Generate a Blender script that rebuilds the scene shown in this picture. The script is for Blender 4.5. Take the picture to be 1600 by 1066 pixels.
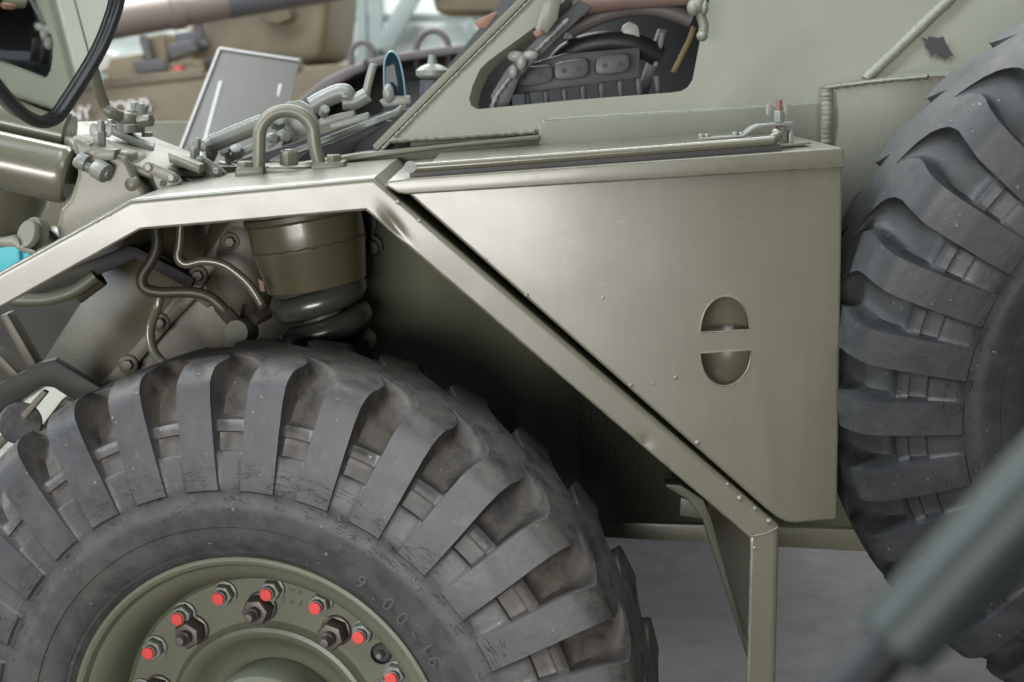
import bpy, bmesh, math, random
from mathutils import Vector, Matrix, noise as mnoise
random.seed(7)
R = math.radians
scene = bpy.context.scene
for o in list(bpy.data.objects): bpy.data.objects.remove(o)
col = scene.collection

# ------------------------------------------------------------------ camera
CH = 1.203; FPX = 2400.0; PITCH = math.atan(433 / FPX)
cd = bpy.data.cameras.new('camera'); cam = bpy.data.objects.new('camera', cd); col.objects.link(cam)
cam.location = (0, 0, CH); cam.rotation_euler = (math.pi / 2 - PITCH, 0, 0)
cd.sensor_width = 36; cd.lens = 36 * FPX / 1600; cd.clip_start = .02; cd.clip_end = 200
cd.dof.use_dof = True; cd.dof.focus_distance = 1.76; cd.dof.aperture_fstop = 6.5
scene.camera = cam
# ------------------------------------------------------------------ world and lamps (indoor museum hangar, daylight through doors and roof lights)
w = bpy.data.worlds.new('World'); scene.world = w; w.use_nodes = True
bg = w.node_tree.nodes['Background']; bg.inputs[0].default_value = (.80, .90, 1.0, 1); bg.inputs[1].default_value = .07
def area(name, loc, target, sx, sy, watts, colr):
    l = bpy.data.lights.new(name, 'AREA'); l.shape = 'RECTANGLE'; l.size = sx; l.size_y = sy; l.energy = watts; l.color = colr
    o = bpy.data.objects.new(name, l); col.objects.link(o); o.location = loc
    o.rotation_euler = (Vector(target) - Vector(loc)).to_track_quat('-Z', 'Y').to_euler()
    return o
area('hangar_door_light', (-2.3, -6.0, .98), (-1.8, 2, 1.0), 4.6, 1.8, 470, (1.0, .968, .925))
area('roof_light', (-3.4, .9, 4.4), (-.3, 1.9, .6), .9, 6.0, 430, (.84, .92, 1.0))
area('roof_light', (1.0, .4, 5.0), (.2, 1.9, .6), .8, 6.0, 110, (.93, .97, 1.0))
area('far_wall_fill', (-2.6, 8.6, 6.3), (-2.0, 10.4, 1.2), 9, 3, 1150, (1.0, .99, .96))  # fill lamp added to brighten the far wall and tank
scene.view_settings.view_transform = 'Standard'; scene.view_settings.look = 'None'
scene.view_settings.gamma = 1; scene.view_settings.exposure = 0.4; scene.view_settings.use_curve_mapping = False
scene.render.engine = 'CYCLES'

# ------------------------------------------------------------------ pixel -> place helpers (photo pixels, 1600 wide)
def ray(px, py):
    a = (px - 800) / FPX; b = (533 - py) / FPX; c, s = math.cos(PITCH), math.sin(PITCH)
    return Vector((a, c + s * b, -s + c * b))
CAM = Vector((0, 0, CH))
def P(px, py, Y):
    d = ray(px, py); return CAM + d * (Y / d.y)
def PP(px, py, p0, n):
    d = ray(px, py); t = (p0 - CAM).dot(n) / d.dot(n); return CAM + d * t

# ------------------------------------------------------------------ mesh builder
def world_of(o):
    m = o.matrix_basis.copy()
    if o.parent: m = world_of(o.parent) @ o.matrix_parent_inverse @ m
    return m
def attach(c, p, local=False):
    if p is None: return c
    c.parent = p
    if not local: c.matrix_parent_inverse = world_of(p).inverted()
    return c
def perp(d):
    d = d.normalized(); a = Vector((0, 0, 1)) if abs(d.z) < .9 else Vector((1, 0, 0))
    u = d.cross(a).normalized(); return u, d.cross(u).normalized()
class MB:
    def __init__(s): s.v = []; s.f = []
    def add(s, vs, fs):
        b = len(s.v); s.v += [tuple(v) for v in vs]; s.f += [tuple(b + i for i in f) for f in fs]; return s
    def prism(s, pts, ext):
        """closed polygon pts (3d) extruded by vector ext"""
        n = len(pts); ext = Vector(ext); vs = [Vector(p) for p in pts] + [Vector(p) + ext for p in pts]
        fs = [tuple(range(n)), tuple(range(2 * n - 1, n - 1, -1))]
        for i in range(n): j = (i + 1) % n; fs.append((i, i + n, j + n, j))
        return s.add(vs, fs)
    def box(s, c, size, rot=None):
        c = Vector(c); h = Vector(size) / 2; m = rot or Matrix.Identity(3)
        vs = [c + m @ Vector((x * h.x, y * h.y, z * h.z)) for x in (-1, 1) for y in (-1, 1) for z in (-1, 1)]
        return s.add(vs, [(0, 1, 3, 2), (4, 6, 7, 5), (0, 4, 5, 1), (2, 3, 7, 6), (0, 2, 6, 4), (1, 5, 7, 3)])
    def tube(s, pts, r, seg=12, caps=True, closed=False):
        pts = [Vector(p) for p in pts]; n = len(pts); rs = r if isinstance(r, (list, tuple)) else [r] * n
        rings = []; u = None
        for i, p in enumerate(pts):
            a = pts[i - 1] if (i or closed) else p; b = pts[(i + 1) % n] if (i < n - 1 or closed) else p
            d = (b - a).normalized()
            if u is None: u, v = perp(d)
            else:
                u = (u - d * u.dot(d)).normalized(); v = d.cross(u)
            rings.append([p + (u * math.cos(2 * math.pi * k / seg) + v * math.sin(2 * math.pi * k / seg)) * rs[i] for k in range(seg)])
        vs = [q for g in rings for q in g]; fs = []
        for i in range(n if closed else n - 1):
            for k in range(seg):
                a, b = i * seg + k, i * seg + (k + 1) % seg; c = ((i + 1) % n) * seg
                fs.append((a, b, c + (k + 1) % seg, c + k))
        if caps and not closed: fs += [tuple(range(seg - 1, -1, -1)), tuple((n - 1) * seg + k for k in range(seg))]
        return s.add(vs, fs)
    def lathe(s, prof, o, d, seg=48, a0=0, a1=2 * math.pi, closed=False):
        """prof: (radius, height along d)"""
        o = Vector(o); d = Vector(d).normalized(); u, v = perp(d); n = len(prof); full = abs(a1 - a0 - 2 * math.pi) < 1e-6
        m = seg if full else seg + 1; vs = []
        for k in range(m):
            a = a0 + (a1 - a0) * k / seg; q = u * math.cos(a) + v * math.sin(a)
            vs += [o + q * r + d * h for r, h in prof]
        fs = []
        for k in range(seg):
            k2 = (k + 1) % m
            for i in range(n if closed else n - 1):
                i2 = (i + 1) % n; fs.append((k * n + i, k2 * n + i, k2 * n + i2, k * n + i2))
        return s.add(vs, fs)
    def hexa(s, o, d, r, h, ch=.12, seg=6):
        """hexagon nut or bolt head with chamfered crown"""
        return s.lathe([(0, 0), (r, 0), (r, h * (1 - ch)), (r * .9, h), (0, h)], o, d, seg)
    def rod(s, a, b, r, seg=12): return s.tube([a, b], r, seg)
    def blob(s, c, rx, ry, rz, seg=10):
        c = Vector(c); vs = []; fs = []; nr = 6
        for i in range(nr + 1):
            t = math.pi * i / nr
            for k in range(seg):
                a = 2 * math.pi * k / seg
                vs.append(c + Vector((rx * math.sin(t) * math.cos(a), ry * math.cos(t), rz * math.sin(t) * math.sin(a))))
        for i in range(nr):
            for k in range(seg): fs.append((i * seg + k, i * seg + (k + 1) % seg, (i + 1) * seg + (k + 1) % seg, (i + 1) * seg + k))
        return s.add(vs, fs)
    def mesh(s, name, bevel=0, seg=2, sharp=40, flip=True):
        me = bpy.data.meshes.new(name); me.from_pydata(s.v, [], s.f); me.validate()
        bm = bmesh.new(); bm.from_mesh(me)
        bmesh.ops.remove_doubles(bm, verts=bm.verts, dist=1e-6)
        bmesh.ops.dissolve_degenerate(bm, edges=bm.edges, dist=1e-6)
        if flip: bmesh.ops.recalc_face_normals(bm, faces=bm.faces)
        if bevel:
            ed = [e for e in bm.edges if len(e.link_faces) == 2 and e.calc_face_angle(0) > R(28)]
            bmesh.ops.bevel(bm, geom=ed, offset=bevel, segments=seg, profile=.6, affect='EDGES', clamp_overlap=True)
        bm.to_mesh(me); bm.free()
        me.shade_smooth(); me.set_sharp_from_angle(angle=R(sharp)); return me
    def build(s, name, mat, parent=None, bevel=0, seg=2, sharp=40, local=False, flip=True):
        return obj(name, s.mesh(name, bevel, seg, sharp, flip), mat, parent, local)
def obj(name, me, mat, parent=None, local=False):
    o = bpy.data.objects.new(name, me); col.objects.link(o)
    if mat is not None and not me.materials: me.materials.append(mat)
    return attach(o, parent, local)
def empty(name, loc, label=None, cat=None, group=None):
    o = bpy.data.objects.new(name, None); col.objects.link(o); o.location = loc; o.empty_display_size = .1
    if label: tag(o, label, cat, group)
    return o
def tag(o, label, cat, group=None):
    o['label'] = label; o['category'] = cat
    if group: o['group'] = group
    return o
def struct(o): o['kind'] = 'structure'; return o
def smooth_path(pts, n=6):
    """Catmull-Rom through pts"""
    pts = [Vector(p) for p in pts]; out = []
    for i in range(len(pts) - 1):
        p0 = pts[max(i - 1, 0)]; p1, p2 = pts[i], pts[i + 1]; p3 = pts[min(i + 2, len(pts) - 1)]
        for k in range(n):
            t = k / n
            out.append(.5 * ((2 * p1) + (p2 - p0) * t + (2 * p0 - 5 * p1 + 4 * p2 - p3) * t * t + (3 * p1 - p0 - 3 * p2 + p3) * t ** 3))
    return out + [pts[-1]]
def plate(pix, Y, th): return MB().prism([P(x, y, Y) for x, y in pix], (0, th, 0))
def lerp_tab(tab, x):
    if x <= tab[0][0]: return tab[0][1]
    for (a, u), (b, v) in zip(tab, tab[1:]):
        if x <= b: return u + (v - u) * (x - a) / (b - a)
    return tab[-1][1]
def text_mesh(txt, size, ext, spacing=1.0):
    cu = bpy.data.curves.new('lettering', 'FONT'); cu.body = txt; cu.size = size; cu.extrude = ext; cu.align_x = 'CENTER'; cu.align_y = 'CENTER'
    cu.space_character = spacing; cu.bevel_depth = 0; cu.resolution_u = 4
    t = bpy.data.objects.new('lettering', cu); col.objects.link(t); bpy.context.view_layer.update()
    me = bpy.data.meshes.new_from_object(t.evaluated_get(bpy.context.evaluated_depsgraph_get()))
    bpy.data.objects.remove(t); bpy.data.curves.remove(cu); return me

# ------------------------------------------------------------------ materials
class NT:
    def __init__(s, name):
        s.m = bpy.data.materials.new(name); s.m.use_nodes = True; s.t = s.m.node_tree; s.b = s.t.nodes['Principled BSDF']
    def n(s, typ, **kw):
        nd = s.t.nodes.new(typ)
        for k, v in kw.items():
            if k.startswith('i_'): nd.inputs[k[2:].replace('_', ' ')].default_value = v
            else: setattr(nd, k, v)
        return nd
    def l(s, a, b): s.t.links.new(a, b)
    def noise(s, scale, detail=4, rough=.55, vec=None, dist=0):
        nd = s.n('ShaderNodeTexNoise', i_Scale=scale, i_Detail=detail, i_Roughness=rough, i_Distortion=dist)
        s.l(vec or s.coord(), nd.inputs['Vector']); return nd.outputs['Fac']
    def coord(s):
        if not hasattr(s, 'tc'): s.tc = s.n('ShaderNodeTexCoord')
        return s.tc.outputs['Object']
    def ramp(s, fac, stops):
        r = s.n('ShaderNodeValToRGB'); e = r.color_ramp.elements
        while len(e) < len(stops): e.new(.5)
        for q, (p, c) in zip(e, stops): q.position = p; q.color = c if len(c) == 4 else (*c, 1)
        s.l(fac, r.inputs[0]); return r.outputs[0]
    def mr(s, fac, a, b, c, d):
        r = s.n('ShaderNodeMapRange'); r.inputs[1].default_value = a; r.inputs[2].default_value = b; r.inputs[3].default_value = c; r.inputs[4].default_value = d
        s.l(fac, r.inputs[0]); return r.outputs[0]
    def mix(s, fac, a, b):
        r = s.n('ShaderNodeMix', data_type='RGBA')
        (s.l(fac, r.inputs[0]) if not isinstance(fac, float) else setattr(r.inputs[0], 'default_value', fac))
        for i, q in ((6, a), (7, b)):
            if hasattr(q, 'is_linked'): s.l(q, r.inputs[i])
            else: r.inputs[i].default_value = (*q, 1)
        return r.outputs[2]
    def math(s, op, a, b=None):
        r = s.n('ShaderNodeMath', operation=op)
        for i, q in enumerate((a, b)):
            if q is None: continue
            if hasattr(q, 'is_linked'): s.l(q, r.inputs[i])
            else: r.inputs[i].default_value = q
        return r.outputs[0]
    def bump(s, hs):
        """chain of (height socket, strength, distance)"""
        prev = None
        for h, st, di in hs:
            b = s.n('ShaderNodeBump'); b.inputs['Strength'].default_value = st; b.inputs['Distance'].default_value = di
            s.l(h, b.inputs['Height'])
            if prev: s.l(prev, b.inputs['Normal'])
            prev = b.outputs[0]
        s.l(prev, s.b.inputs['Normal'])
def paint(name, c, rough=.4, var=.10, dirt=None, dirtamt=.35, dscale=9, fine=.25, wave=.0, metal=0, chips=None, spec=.5, coat=0, wear=None):
    t = NT(name); c2 = tuple(x * (1 - var) for x in c); c3 = tuple(min(1, x * (1 + var)) for x in c)
    n1 = t.noise(7, 6, .62); colr = t.ramp(n1, [(.3, c2), (.7, c3)])
    if dirt:
        n2 = t.noise(dscale, 8, .7, dist=.6); f = t.mr(n2, .5, .72, 0, dirtamt); colr = t.mix(f, colr, dirt)
    n4 = t.noise(160, 3, .6)
    speck = t.mr(n4, .66, .74, 0, .22); colr = t.mix(speck, colr, tuple(min(1, x * 1.7 + .03) for x in c))
    if chips:
        n5 = t.noise(46, 6, .75, dist=1.2); f = t.mr(n5, .665, .685, 0, 1); colr = t.mix(f, colr, chips)
    if wear:            # faint runs down the sheet and paint rubbed thin along the folds
        mp = t.n('ShaderNodeMapping'); mp.inputs['Scale'].default_value = (70, 20, 3.0); t.l(t.coord(), mp.inputs[0])
        ns = t.n('ShaderNodeTexNoise', i_Scale=1.0, i_Detail=5, i_Roughness=.6); t.l(mp.outputs[0], ns.inputs['Vector'])
        colr = t.mix(t.mr(ns.outputs['Fac'], .55, .72, 0, .28), colr, tuple(x * .72 for x in c)); colr = t.mix(t.mr(ns.outputs['Fac'], .42, .28, 0, .22), colr, tuple(x * 1.35 for x in c))
        bv = t.n('ShaderNodeBevel', samples=4); bv.inputs['Radius'].default_value = .0045; ge = t.n('ShaderNodeNewGeometry')
        dp = t.n('ShaderNodeVectorMath', operation='DOT_PRODUCT'); t.l(bv.outputs[0], dp.inputs[0]); t.l(ge.outputs['Normal'], dp.inputs[1])
        ed = t.math('MULTIPLY', t.mr(dp.outputs['Value'], .995, .93, 0, .8), t.mr(t.noise(55, 6, .7), .45, .60, 0, 1)); colr = t.mix(ed, colr, wear)
        sc = t.mr(t.math('ABSOLUTE', t.math('SUBTRACT', t.noise(13, 2, .4, dist=3.5), .5)), 0, .0022, 1, 0); sc = t.math('MULTIPLY', sc, t.mr(t.noise(4, 2), .58, .66, 0, .55)); colr = t.mix(sc, colr, wear)
    t.l(colr, t.b.inputs['Base Color'])
    n3 = t.noise(24, 6, .65); t.l(t.mr(n3, .25, .75, rough * .92, rough * 1.10), t.b.inputs['Roughness'])
    t.b.inputs['Coat Weight'].default_value = coat; t.b.inputs['Coat Roughness'].default_value = .14; t.b.inputs['Metallic'].default_value = metal; t.b.inputs['Specular IOR Level'].default_value = spec
    hs = [(t.noise(420, 3, .6), fine, .0006)]
    if wave: hs.insert(0, (t.noise(5.5, 2, .5), 1.0, wave)); hs.insert(0, (t.noise(26, 3, .5), .4, wave * .12))
    t.bump(hs); return t.m
OL = (.102, .099, .068)
M = {}
M['olive'] = paint('olive_paint', OL, .34, .035, wave=.0012, fine=.10, chips=(.13, .128, .095), spec=.75, coat=.25, wear=(.21, .20, .165))
M['olive_hull'] = paint('olive_hull_paint', (.158, .162, .126), .50, .08, fine=.6, wave=.003)
M['olive_cast'] = paint('olive_cast_paint', (.112, .110, .080), .44, .10, coat=.12, fine=.6, dirt=(.16, .13, .09), dirtamt=.3)
M['olive_gloss'] = paint('olive_gloss_paint', OL, .28, .08, wave=.001, dirt=(.15, .135, .10), dirtamt=.25, coat=.5)
M['can'] = paint('brown_olive_gloss', (.070, .064, .036), .30, .1, wave=.001, dirt=(.10, .08, .05), dirtamt=.3, coat=.6)
M['coil'] = paint('dark_coil_paint', (.040, .044, .038), .30, .15, dirt=(.09, .05, .035), dirtamt=.4, dscale=30, coat=.5)
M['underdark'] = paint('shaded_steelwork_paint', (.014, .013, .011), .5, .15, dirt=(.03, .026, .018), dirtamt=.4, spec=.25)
M['olive_dirty'] = paint('olive_dirty_paint', (.052, .046, .029), .42, spec=.4, var=.15, dirt=(.085, .066, .042), dirtamt=.5, dscale=6, fine=.5)
M['olive_dark'] = paint('dark_olive_paint', (.092, .094, .066), .45, .12, dirt=(.10, .085, .055), dirtamt=.4, fine=.5)
M['wheel'] = paint('wheel_paint', (.098, .106, .072), .40, .10, dirt=(.12, .10, .07), dirtamt=.35, dscale=14)
M['steel'] = paint('dark_steel', (.085, .075, .068), .40, .2, dirt=(.13, .075, .045), dirtamt=.5, dscale=40, metal=.5)
M['brightsteel'] = paint('bare_steel', (.42, .40, .38), .35, .2, dirt=(.2, .12, .08), dirtamt=.4, dscale=60, metal=.9)
M['zinc'] = paint('grey_green_fitting', (.15, .16, .14), .36, .12, dirt=(.2, .16, .11), dirtamt=.3, dscale=30)
M['red'] = paint('red_bolt_paint', (.56, .045, .038), .5, .12, dirt=(.22, .03, .025), dirtamt=.6, dscale=70)
M['rust'] = paint('rusty_brown', (.16, .085, .06), .6, .25, dirt=(.26, .13, .07), dirtamt=.6, dscale=60)
M['pinkbrown'] = paint('faded_brown_paint', (.17, .115, .10), .5, .2)
M['black'] = paint('black_paint', (.012, .012, .013), .5, .2)
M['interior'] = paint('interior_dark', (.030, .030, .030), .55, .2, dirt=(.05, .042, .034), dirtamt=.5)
M['interior_grey'] = paint('interior_grey', (.055, .057, .066), .45, .15, dirt=(.06, .05, .04), dirtamt=.4, dscale=40)
M['weldwhite'] = paint('pale_weld_paint', (.26, .27, .25), .4, .12)
M['yellow'] = paint('yellow_paint', (.16, .11, .02), .5, .2)
M['rubberblack'] = paint('black_rubber', (.018, .018, .020), .38, .15, fine=.4)
M['tan'] = paint('tan_paint', (.165, .135, .084), .6, .10, dirt=(.11, .09, .058), dirtamt=.4, dscale=2.5)
M['pink'] = paint('pinkish_brown_paint', (.165, .130, .112), .5, .06)
M['sleeve'] = paint('dark_sleeve', (.085, .085, .09), .55, .1)
M['brown'] = paint('purple_brown_paint', (.095, .080, .078), .55, .1)
M['board'] = paint('grey_board', (.118, .112, .098), .55, .03)
M['white'] = paint('white_paint', (.42, .42, .40), .5, .03)
M['tealgrey'] = paint('grey_green_steelwork', (.20, .245, .24), .5, .08)
M['turq'] = paint('turquoise_plastic', (.025, .30, .33), .4, .06)
M['letter'] = paint('white_lettering', (.75, .72, .66), .6, .1)
M['pole'] = paint('dark_pole_paint', (.020, .027, .024), .46, .15, spec=.3)
M['poleblack'] = paint('black_pole_paint', (.010, .012, .013), .5, .1, spec=.25)
M['chain'] = paint('pale_chain', (.52, .48, .36), .5, .1)
def wallmat():
    t = NT('hangar_sheeting'); t.b.inputs['Base Color'].default_value = (.74, .79, .76, 1); t.b.inputs['Roughness'].default_value = .55
    t.l(t.ramp(t.noise(1.2, 4), [(.3, (.66, .72, .69)), (.7, (.80, .83, .80))]), t.b.inputs['Base Color']); return t.m
M['sheet'] = wallmat()
def floormat():
    t = NT('concrete'); n1 = t.noise(1.6, 8, .65); n2 = t.noise(7, 8, .7, dist=.5); n3 = t.noise(90, 4)
    c = t.ramp(n1, [(.3, (.024, .024, .027)), (.7, (.042, .042, .045))]); c = t.mix(t.mr(n2, .54, .68, 0, .5), c, (.022, .021, .020)); c = t.mix(t.mr(t.noise(22, 8, .75), .55, .68, 0, .5), c, (.065, .065, .067))
    c = t.mix(t.mr(n3, .6, .75, 0, .3), c, (.12, .12, .12)); t.l(c, t.b.inputs['Base Color'])
    t.l(t.mr(n2, .3, .7, .38, .62), t.b.inputs['Roughness']); t.bump([(n3, .4, .002), (n1, .3, .01)]); return t.m
M['floor'] = floormat()
def glassmirror():
    t = NT('mirror_glass'); t.b.inputs['Base Color'].default_value = (.80, .84, .82, 1); t.b.inputs['Metallic'].default_value = 1
    t.l(t.mr(t.noise(30, 5), .3, .75, .005, .05), t.b.inputs['Roughness']); return t.m
M['mirror'] = glassmirror()
def darkglass():
    t = NT('dark_glass'); t.b.inputs['Base Color'].default_value = (.012, .025, .03, 1); t.b.inputs['Roughness'].default_value = .06
    t.b.inputs['Specular IOR Level'].default_value = .08; return t.m
M['glass'] = darkglass()
def edgeglass():
    t = NT('glass_edge'); t.b.inputs['Base Color'].default_value = (.16, .24, .29, 1); t.b.inputs['Roughness'].default_value = .12; return t.m
M['glassedge'] = edgeglass()
def rubber(name='tyre_rubber', spare=False):
    t = NT(name)
    a = t.n('ShaderNodeAttribute', attribute_name='dust_dark'); f = t.n('ShaderNodeAttribute', attribute_name='face')
    uv = t.n('ShaderNodeAttribute', attribute_name='strip'); side = t.n('ShaderNodeAttribute', attribute_name='side')
    n1 = t.noise(16, 8, .7, dist=.4); n2 = t.noise(5, 5, .6); n3 = t.noise(120, 4, .65); n6 = t.noise(30, 6, .65, dist=.25)
    c = t.ramp(n1, [(.25, (.013, .014, .015) if spare else (.018, .019, .021)), (.5, (.022, .023, .026) if spare else (.033, .035, .039)), (.8, (.040, .042, .048) if spare else (.060, .063, .069))])
    film = t.math('MULTIPLY', t.mr(t.noise(24, 10, .78, dist=.8), .40, .62, 0, .85), t.mr(f.outputs['Fac'], 0, .6, 1, .22)); c = t.mix(film, c, (.030, .038, .033) if spare else (.088, .079, .065))
    dust_dark_f = t.math('MULTIPLY', t.mr(a.outputs['Fac'], 0, 1, .05, .95), t.mr(n2, .35, .65, .25, .95)); c = t.mix(t.math('MULTIPLY', dust_dark_f, .55) if spare else dust_dark_f, c, (.014, .014, .013) if spare else (.072, .057, .041))  # front tyre: pale dust in the grooves; spare: grooves darkened to near black
    dk = t.math('MULTIPLY', t.mr(n6, .50, .62, 0, .7), t.mr(f.outputs['Fac'], 0, .6, 1, .25)); c = t.mix(dk, c, (.013, .014, .015))
    scuff = t.mr(t.noise(70, 8, .8, dist=.6), .58, .68, 0, .3); c = t.mix(scuff, c, (.05, .05, .052) if spare else (.085, .085, .088))
    spk = t.mr(n3, .68, .73, 0, .85); c = t.mix(spk, c, (.25, .21, .165))
    # weather cracks that run round the sidewall
    mp = t.n('ShaderNodeMapping'); mp.inputs['Scale'].default_value = (14, 120, 1); t.l(uv.outputs['Vector'], mp.inputs[0])
    nn = t.n('ShaderNodeTexNoise', i_Scale=1.0, i_Detail=4, i_Roughness=.6); t.l(mp.outputs[0], nn.inputs['Vector'])
    ridge = t.math('ABSOLUTE', t.math('SUBTRACT', nn.outputs['Fac'], .5))
    msk = t.math('MULTIPLY', side.outputs['Fac'], t.mr(t.noise(30, 3), .50, .58, 0, 1))
    crack = t.math('MULTIPLY', t.mr(ridge, .0, .008, 1, 0), msk)
    c = t.mix(t.math('MULTIPLY', crack, .9), c, (.012, .012, .012)); t.l(c, t.b.inputs['Base Color'])
    ro = t.math('ADD', t.mr(f.outputs['Fac'], 0, 1, .60, .47), t.mr(n1, .3, .7, -.08, .12)); t.l(ro, t.b.inputs['Roughness'])
    t.b.inputs['Specular IOR Level'].default_value = .5
    t.bump([(n2, .5, .004), (n3, .35, .0008), (n6, .12, .001), (t.math('MULTIPLY', crack, -1.0), .9, .002)])
    return t.m
M['rubber'] = rubber(); M['rubber_spare'] = rubber('spare_tyre_rubber', True)

# ================================================================== SETTING
m = MB(); m.add([(-14, -14, 0), (14, -14, 0), (14, 15, 0), (-14, 15, 0)], [(0, 1, 2, 3)])
struct(m.build('floor', M['floor'], flip=False))
# hangar wall far behind: corrugated sheeting with posts, rails and a brace
WY = 11.0
m = MB(); pts = []; n = 0
xs = [-9 + i * .075 for i in range(240)]
vs = []; fs = []
for i, x in enumerate(xs):
    y = WY + (.02 if i % 4 in (0, 1) else 0.0); vs += [(x, y, 0), (x, y, 5.5)]
for i in range(len(xs) - 1): fs.append((2 * i, 2 * i + 2, 2 * i + 3, 2 * i + 1))
m.add(vs, fs); wall = struct(m.build('hangar_wall', M['sheet'], flip=False, sharp=20))
for zy in (28, 91):
    c = P(590, zy, WY - .12); MB().box((-1, WY - .08, c.z), (14, .09, .055)).build('wall_rail', M['tealgrey'], wall, bevel=.006)
for px, wd in ((588, .10), (566, .07), (735, .05)):
    c = P(px, 40, WY - .2); MB().box((c.x, WY - .2, 2.4), (wd, .10, 4.8)).build('wall_post', M['tealgrey'], wall, bevel=.006)
a, b = P(598, 78, WY - .35), P(672, -60, WY - .35)
MB().prism([a + Vector((-.07, 0, 0)), a + Vector((.07, 0, 0)), b + Vector((.07, 0, 0)), b + Vector((-.07, 0, 0))], (0, .08, 0)).build('wall_brace', M['tealgrey'], wall, bevel=.006)

# ---------------- tan tank far behind
TY = 6.2
tank = empty('tank', (P(330, 150, TY).x, TY, 0), 'blurred tan tank with white lettering on its flank, far behind the mirror', 'tank')
def tk(px, py, d=0): return P(px, py, TY + d)
hullpix = [(-420, 186), (160, 131), (320, 114), (475, 104), (760, 84), (760, 420), (-420, 420)]
pts = [tk(*q) for q in hullpix]; pts[-1].z = .55; pts[-2].z = .55
MB().prism(pts, (0, 1.6, 0)).build('hull', M['tan'], tank, bevel=.02)
for k, (a, b) in enumerate((((-420, 192), (150, 138)), ((160, 137), (318, 120)), ((330, 119), (470, 108)))):
    A, B = tk(*a, -.02), tk(*b, -.02)
    MB().prism([A, B, B + Vector((0, 0, .035)), A + Vector((0, 0, .035))], (0, .03, 0)).build('skirt_edge', M['tan'], tank, bevel=.004)
tp = [(255, 128), (262, 62), (300, 40), (345, -60), (520, -70), (512, 30), (506, 78), (500, 92), (470, 108)]
MB().prism([tk(x, y, .5) for x, y in tp], (0, 1.2, 0)).build('turret', M['tan'], tank, bevel=.06, seg=4)
for q, dd in (([(165, 126), (170, 92), (215, 84), (232, 112), (310, 96), (310, 108), (238, 124)], .25), ([(215, 60), (255, 52), (265, 110), (228, 100)], .3),
              ([(262, 118), (262, 100), (300, 92), (312, 112)], .05), ([(400, 10), (450, 8), (455, 30), (432, 38), (405, 30)], .38), ([(372, 112), (400, 96), (440, 96), (470, 104)], .2)):
    MB().prism([tk(x, y, dd) for x, y in q], (0, .25, 0)).build('stowage_bracket', M['tan'], tank, bevel=.012)
MB().prism([tk(x, y, .3) for x, y in ((270, 52), (300, 48), (318, 72), (312, 80), (275, 76))], (0, .15, 0)).build('stowage_roll', M['sleeve'], tank, bevel=.02)
MB().prism([tk(x, y, -.01) for x, y in ((271, 105), (283, 104), (283, 112), (271, 113))], (0, .06, 0)).build('tail_lamp', M['red'], tank, bevel=.005)
MB().prism([tk(x, y, .3) for x, y in ((146, 100), (158, 78), (182, 86), (176, 104), (150, 118))], (0, .1, 0)).build('white_cap', M['white'], tank, bevel=.02)
for q in ([(216, 56), (226, 54), (238, 96), (228, 98)], [(262, 70), (300, 62), (310, 78), (266, 92)], [(205, 96), (250, 92), (262, 108), (214, 116)], [(318, 92), (400, 84), (470, 92), (470, 104), (318, 112)], [(300, 26), (310, 20), (318, 60), (306, 62)]):
    MB().prism([tk(x, y, .22) for x, y in q], (0, .05, 0)).build('gap_shade_plate', M['sleeve'], tank, bevel=.006)  # dark plates that draw the shade of the gaps under the turret
a, b, c2 = tk(-60, 74, -.4), tk(276, 20, -.1), tk(372, 4, 0)
M_b = MB().tube([a, b, b + (c2 - b) * .01, c2], [.066, .060, .060, .056], 28).build('gun_barrel', M['pink'], tank)
for q in (.02, ):
    d = (c2 - a).normalized(); MB().tube([b - d * .03, b - d * .025, b + d * .025, b + d * .03], [.05, .066, .066, .05], 28).build('barrel_band', M['pink'], M_b)
e = c2 + (c2 - b).normalized() * 1.0
MB().tube([c2 - (c2 - b).normalized() * .05, e], [.058, .056], 28).build('barrel_sleeve', M['sleeve'], M_b)
MB().box(e + Vector((.1, .35, .05)), (.5, .7, .5)).build('mantlet', M['tan'], tank, bevel=.05)
for k in range(5):
    MB().lathe([(0, -.09), (.27, -.09), (.30, -.06), (.30, .06), (.27, .09), (0, .09)], (P(-350, 0, TY).x + .75 * k, TY + .2, .31), (0, 1, 0), 28).build('road_wheel', M['tan'], tank)
A, B = tk(100, 181, -.03), tk(226, 166, -.03); dv = B - A
for k, chh in enumerate('NNY TOPP'):
    if chh == ' ': continue
    o = obj('letter', text_mesh(chh, .078, .004), M['letter'], None)
    o.rotation_euler = (R(90), -math.atan2(dv.z, dv.x), 0); o.location = A + dv * (k / 7.0) + Vector((0, -.012, 0)); attach(o, tank)

# ---------------- purple-brown vehicle behind, with lifting rings
BY = 4.1
veh = empty('brown_vehicle', (P(640, 150, BY).x, BY, 0), 'dark purple-brown vehicle with round arch and lifting rings behind the small dark glass', 'vehicle')
outer = [(440, 190), (470, 153), (505, 125), (540, 107), (570, 96), (610, 85), (680, 75), (760, 66), (860, 58)]
inner = [(860, 70), (760, 79), (690, 88), (620, 97), (585, 105), (555, 117), (525, 134), (495, 160), (470, 200)]
MB().prism([P(x, y, BY) for x, y in outer + inner], (0, .5, 0)).build('arch', M['brown'], veh, bevel=.008)
pts = [P(x, y, BY + .35) for x, y in [(470, 200), (495, 160), (525, 134), (555, 117), (620, 97), (760, 79), (880, 66), (880, 300), (470, 300)]]
MB().prism(pts, (0, .5, 0)).build('side_plate', M['interior'], veh, bevel=.01)
pts = [P(x, y, BY + .1) for x, y in [(600, 128), (720, 116), (900, 104), (900, 300), (560, 300)]]
pts[-1].z = pts[-2].z = .3
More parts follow.
